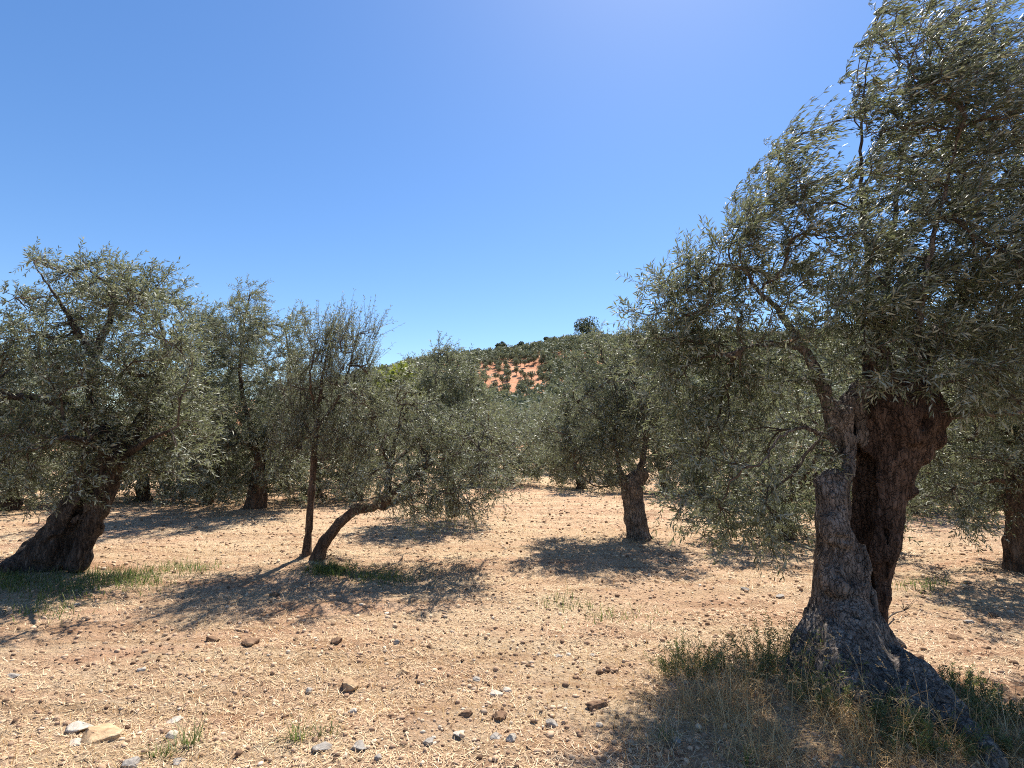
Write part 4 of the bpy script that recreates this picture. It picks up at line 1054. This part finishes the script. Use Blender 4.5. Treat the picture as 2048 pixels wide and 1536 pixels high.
V, F, sg = blades(x, y, (.07 + .26 * rng.random(n) ** 1.6) * (.65 + .6 * np.clip(vnoise(np.stack([x * 2.6, y * 2.6, 0 * x], 1), 78) + .4, 0, 1)), rng.uniform(.0009, .0021, n), np.abs(rng.normal(.95, .4, n)), rng.uniform(0, 6.28, n), rng.uniform(.2, 2.2, n))
col = np.clip(rng.normal(.5, .24, n), 0, 1)
tag(mesh_np('dry_grass', V, F, DRYG, fattr=np.tile(col, sg)), kind='stuff')
# a few tall bent stalks with seed heads
x, y = px_scatter(130, [(1450, 1400, 130, 40, 2), (1600, 1450, 160, 50, 2), (1800, 1490, 170, 40, 1.5), (1340, 1420, 80, 50, 1)])
n = len(x); az = rng.uniform(0, 6.28, n)
V1, F1, s1 = blades(x, y, rng.uniform(.25, .5, n), rng.uniform(.0012, .0018, n), np.abs(rng.normal(.35, .2, n)), az, rng.uniform(.3, 1.5, n), 6)
tips = V1.reshape(n, -1, 3)[:, -1]; prev = V1.reshape(n, -1, 3)[:, -4]
TV, TF, LV, LF, lc_ = twigs_and_leaves(tips, nrm(tips - prev), np.full(n, .06), np.zeros(3), 14, .014, .004, .0008, .3, .5, 0)
tag(mesh_np('dry_grass', np.concatenate([V1, LV]), np.concatenate([F1, LF + len(V1)]), DRYG, fattr=np.concatenate([np.full(len(F1), .6), np.full(len(LF), .75)])), kind='stuff')
# short dry stubble over the whole floor
n = 55000
x, y, r = sector(n, 1.5, 20, pw=.75)
keep = vnoise(np.stack([x * .5, y * .8, 0 * x], 1), 71) + rng.normal(0, .3, n) > .0
x, y, r = x[keep], y[keep], r[keep]; n = len(x)
V, F, sg = blades(x, y, rng.uniform(.02, .09, n) * (1 + .02 * r), rng.uniform(.0007, .0016, n) * (1 + .14 * r), np.abs(rng.normal(.7, .4, n)), rng.uniform(0, 6.28, n), rng.uniform(0, 1.2, n), 2)
col = np.clip(rng.normal(.55, .22, n), 0, 1)
tag(mesh_np('dry_stubble', V, F, DRYG, fattr=np.tile(col, sg)), kind='stuff')
# green grass growing in the shade
x, y = px_scatter(5500, [(250, 1160, 90, 22, 3), (120, 1175, 90, 30, 2), (20, 1165, 50, 25, 1.5), (660, 1143, 45, 9, 2.2), (760, 1155, 70, 16, 1.6), (380, 1140, 60, 14, .9), (90, 1220, 80, 25, .5), (1850, 1175, 60, 14, .5), (1130, 1210, 60, 15, .3), (1230, 1235, 80, 25, .35)])
n = len(x); r = np.hypot(x, y)
V, F, sg = blades(x, y, rng.uniform(.04, .15, n), rng.uniform(.002, .0045, n), np.abs(rng.normal(.3, .3, n)), rng.uniform(0, 6.28, n), rng.uniform(.2, 1.6, n), 3)
col = np.clip(rng.normal(.45, .28, n), 0, 1)
tag(mesh_np('green_grass', V, F, GREENG, fattr=np.tile(col, sg)), kind='stuff')

# green tufts in the foreground: things
TUFT = [(375, 1488, 26, .16, 'bright green grass tuft at lower left, right of the white upright stone'), (592, 1476, 30, .17, 'thin green grass tuft left of centre at the bottom'),
        (318, 1508, 20, .11, 'low green sprig below the left grass tuft'), (1335, 1478, 26, .10, 'small leafy green seedling in the dry grass, lower right'), (1492, 1528, 34, .13, 'green seedling at the bottom edge below the weed bushes'),
        (655, 1470, 10, .10, 'single thin green shoot right of the thin tuft')]
for k, (px_, py_, wpx, hh, lab) in enumerate(TUFT):
    q = ground_px(px_, py_ + 8); m = 42 if k < 3 else 30
    x = q[0] + rng.normal(0, .03, m); y = q[1] + rng.normal(0, .02, m)
    V, F, sg = blades(x, y, rng.uniform(.5, 1.2, m) * hh, rng.uniform(.0018, .0035, m), np.abs(rng.normal(.45, .35, m)), rng.uniform(0, 6.28, m), rng.uniform(.3, 1.5, m), 4)
    q[2] = float(gz(q[0], q[1])); o = mesh_np('grass_tuft', V - q, F, GREENG, fattr=np.tile(np.clip(rng.normal(.5, .2, m), 0, 1), sg)); o.location = q
    tag(o, lab, 'grass tuft')

# weed bushes at the foot of the big olive: things with stems and leaves
WEED = [(1385, 1345, .22, .28, 85, 'dull green feathery weed bush, leftmost at the foot of the big olive'), (1545, 1330, .24, .42, 80, 'tallest weed bush, on the left side of the flared trunk base'),
        (1480, 1362, .18, .24, 40, 'low weed bush between the leftmost one and the trunk base'),
        (1640, 1400, .18, .30, 55, 'leafy light green weed in front of the trunk base'), (1725, 1440, .18, .26, 46, 'weed bush in front of the pale lit root'), (1800, 1490, .18, .20, 36, 'weed bush on the near side of the long root'),
        (1915, 1390, .18, .18, 40, 'dark weed patch behind the long root'), (1975, 1440, .18, .20, 40, 'dark weed bush at the end of the long root near the right edge'), (2030, 1490, .2, .2, 40, 'weed bush at the lower right corner'),
        (1885, 1500, .17, .22, 46, 'weed bush growing over the outer end of the long root'), (1745, 1400, .12, .2, 26, 'small weed in the hollow between the two front roots')]
for k, (px_, py_, rad, hh, m, lab) in enumerate(WEED):
    q = ground_px(px_, py_); q[2] = float(gz(q[0], q[1]))
    t = empty('weed_bush', q, lab, 'weed', 'weeds around the big olive')
    a = rng.uniform(0, 6.28, m); rr_ = rng.random(m) ** .5 * rad
    S = np.stack([q[0] + np.cos(a) * rr_, q[1] + np.sin(a) * rr_ * .8, 0 * a], 1); S[:, 2] = gz(S[:, 0], S[:, 1])
    D = nrm(np.stack([np.cos(a) * .45, np.sin(a) * .45, np.ones(m)], 1) + rng.normal(0, .25, (m, 3)))
    TV, TF, LV, LF, col = twigs_and_leaves(S, D, rng.uniform(.5, 1.15, m) * hh * .78, np.array([.15, 0, 0]), 34, .030, .006, .0016, .2, .9, .1)
    mesh_np('stems', TV - q, TF, DRYG, t, True, np.full(len(TF), .25)); mesh_np('leaves', LV - q, LF, LEAF_WEED, t, False, col)

# dry fallen branch right of the trunk
q = ground_px(1762, 1258); q2 = ground_px(1810, 1232)
fb = Acc(); q[2] += .03; q2[2] += .05
fb.add(*tube_arr(catmull(np.array([q, (q + q2) / 2 + [0, 0, .03], q2]), 4), np.linspace(.008, .005, 9), 6))
for k in range(10):
    e = q2 + rng.normal(0, .05, 3) + [.05, 0, .02]; fb.add(*tube_arr(np.array([q2, (q2 + e) / 2 + rng.normal(0, .01, 3), e]), np.array([.004, .003, .0015]), 4))
o = fb.build('fallen_branch', TWIG, None, q); o.location = q; tag(o, 'dry twiggy branch lying just right of the big trunk base', 'branch')
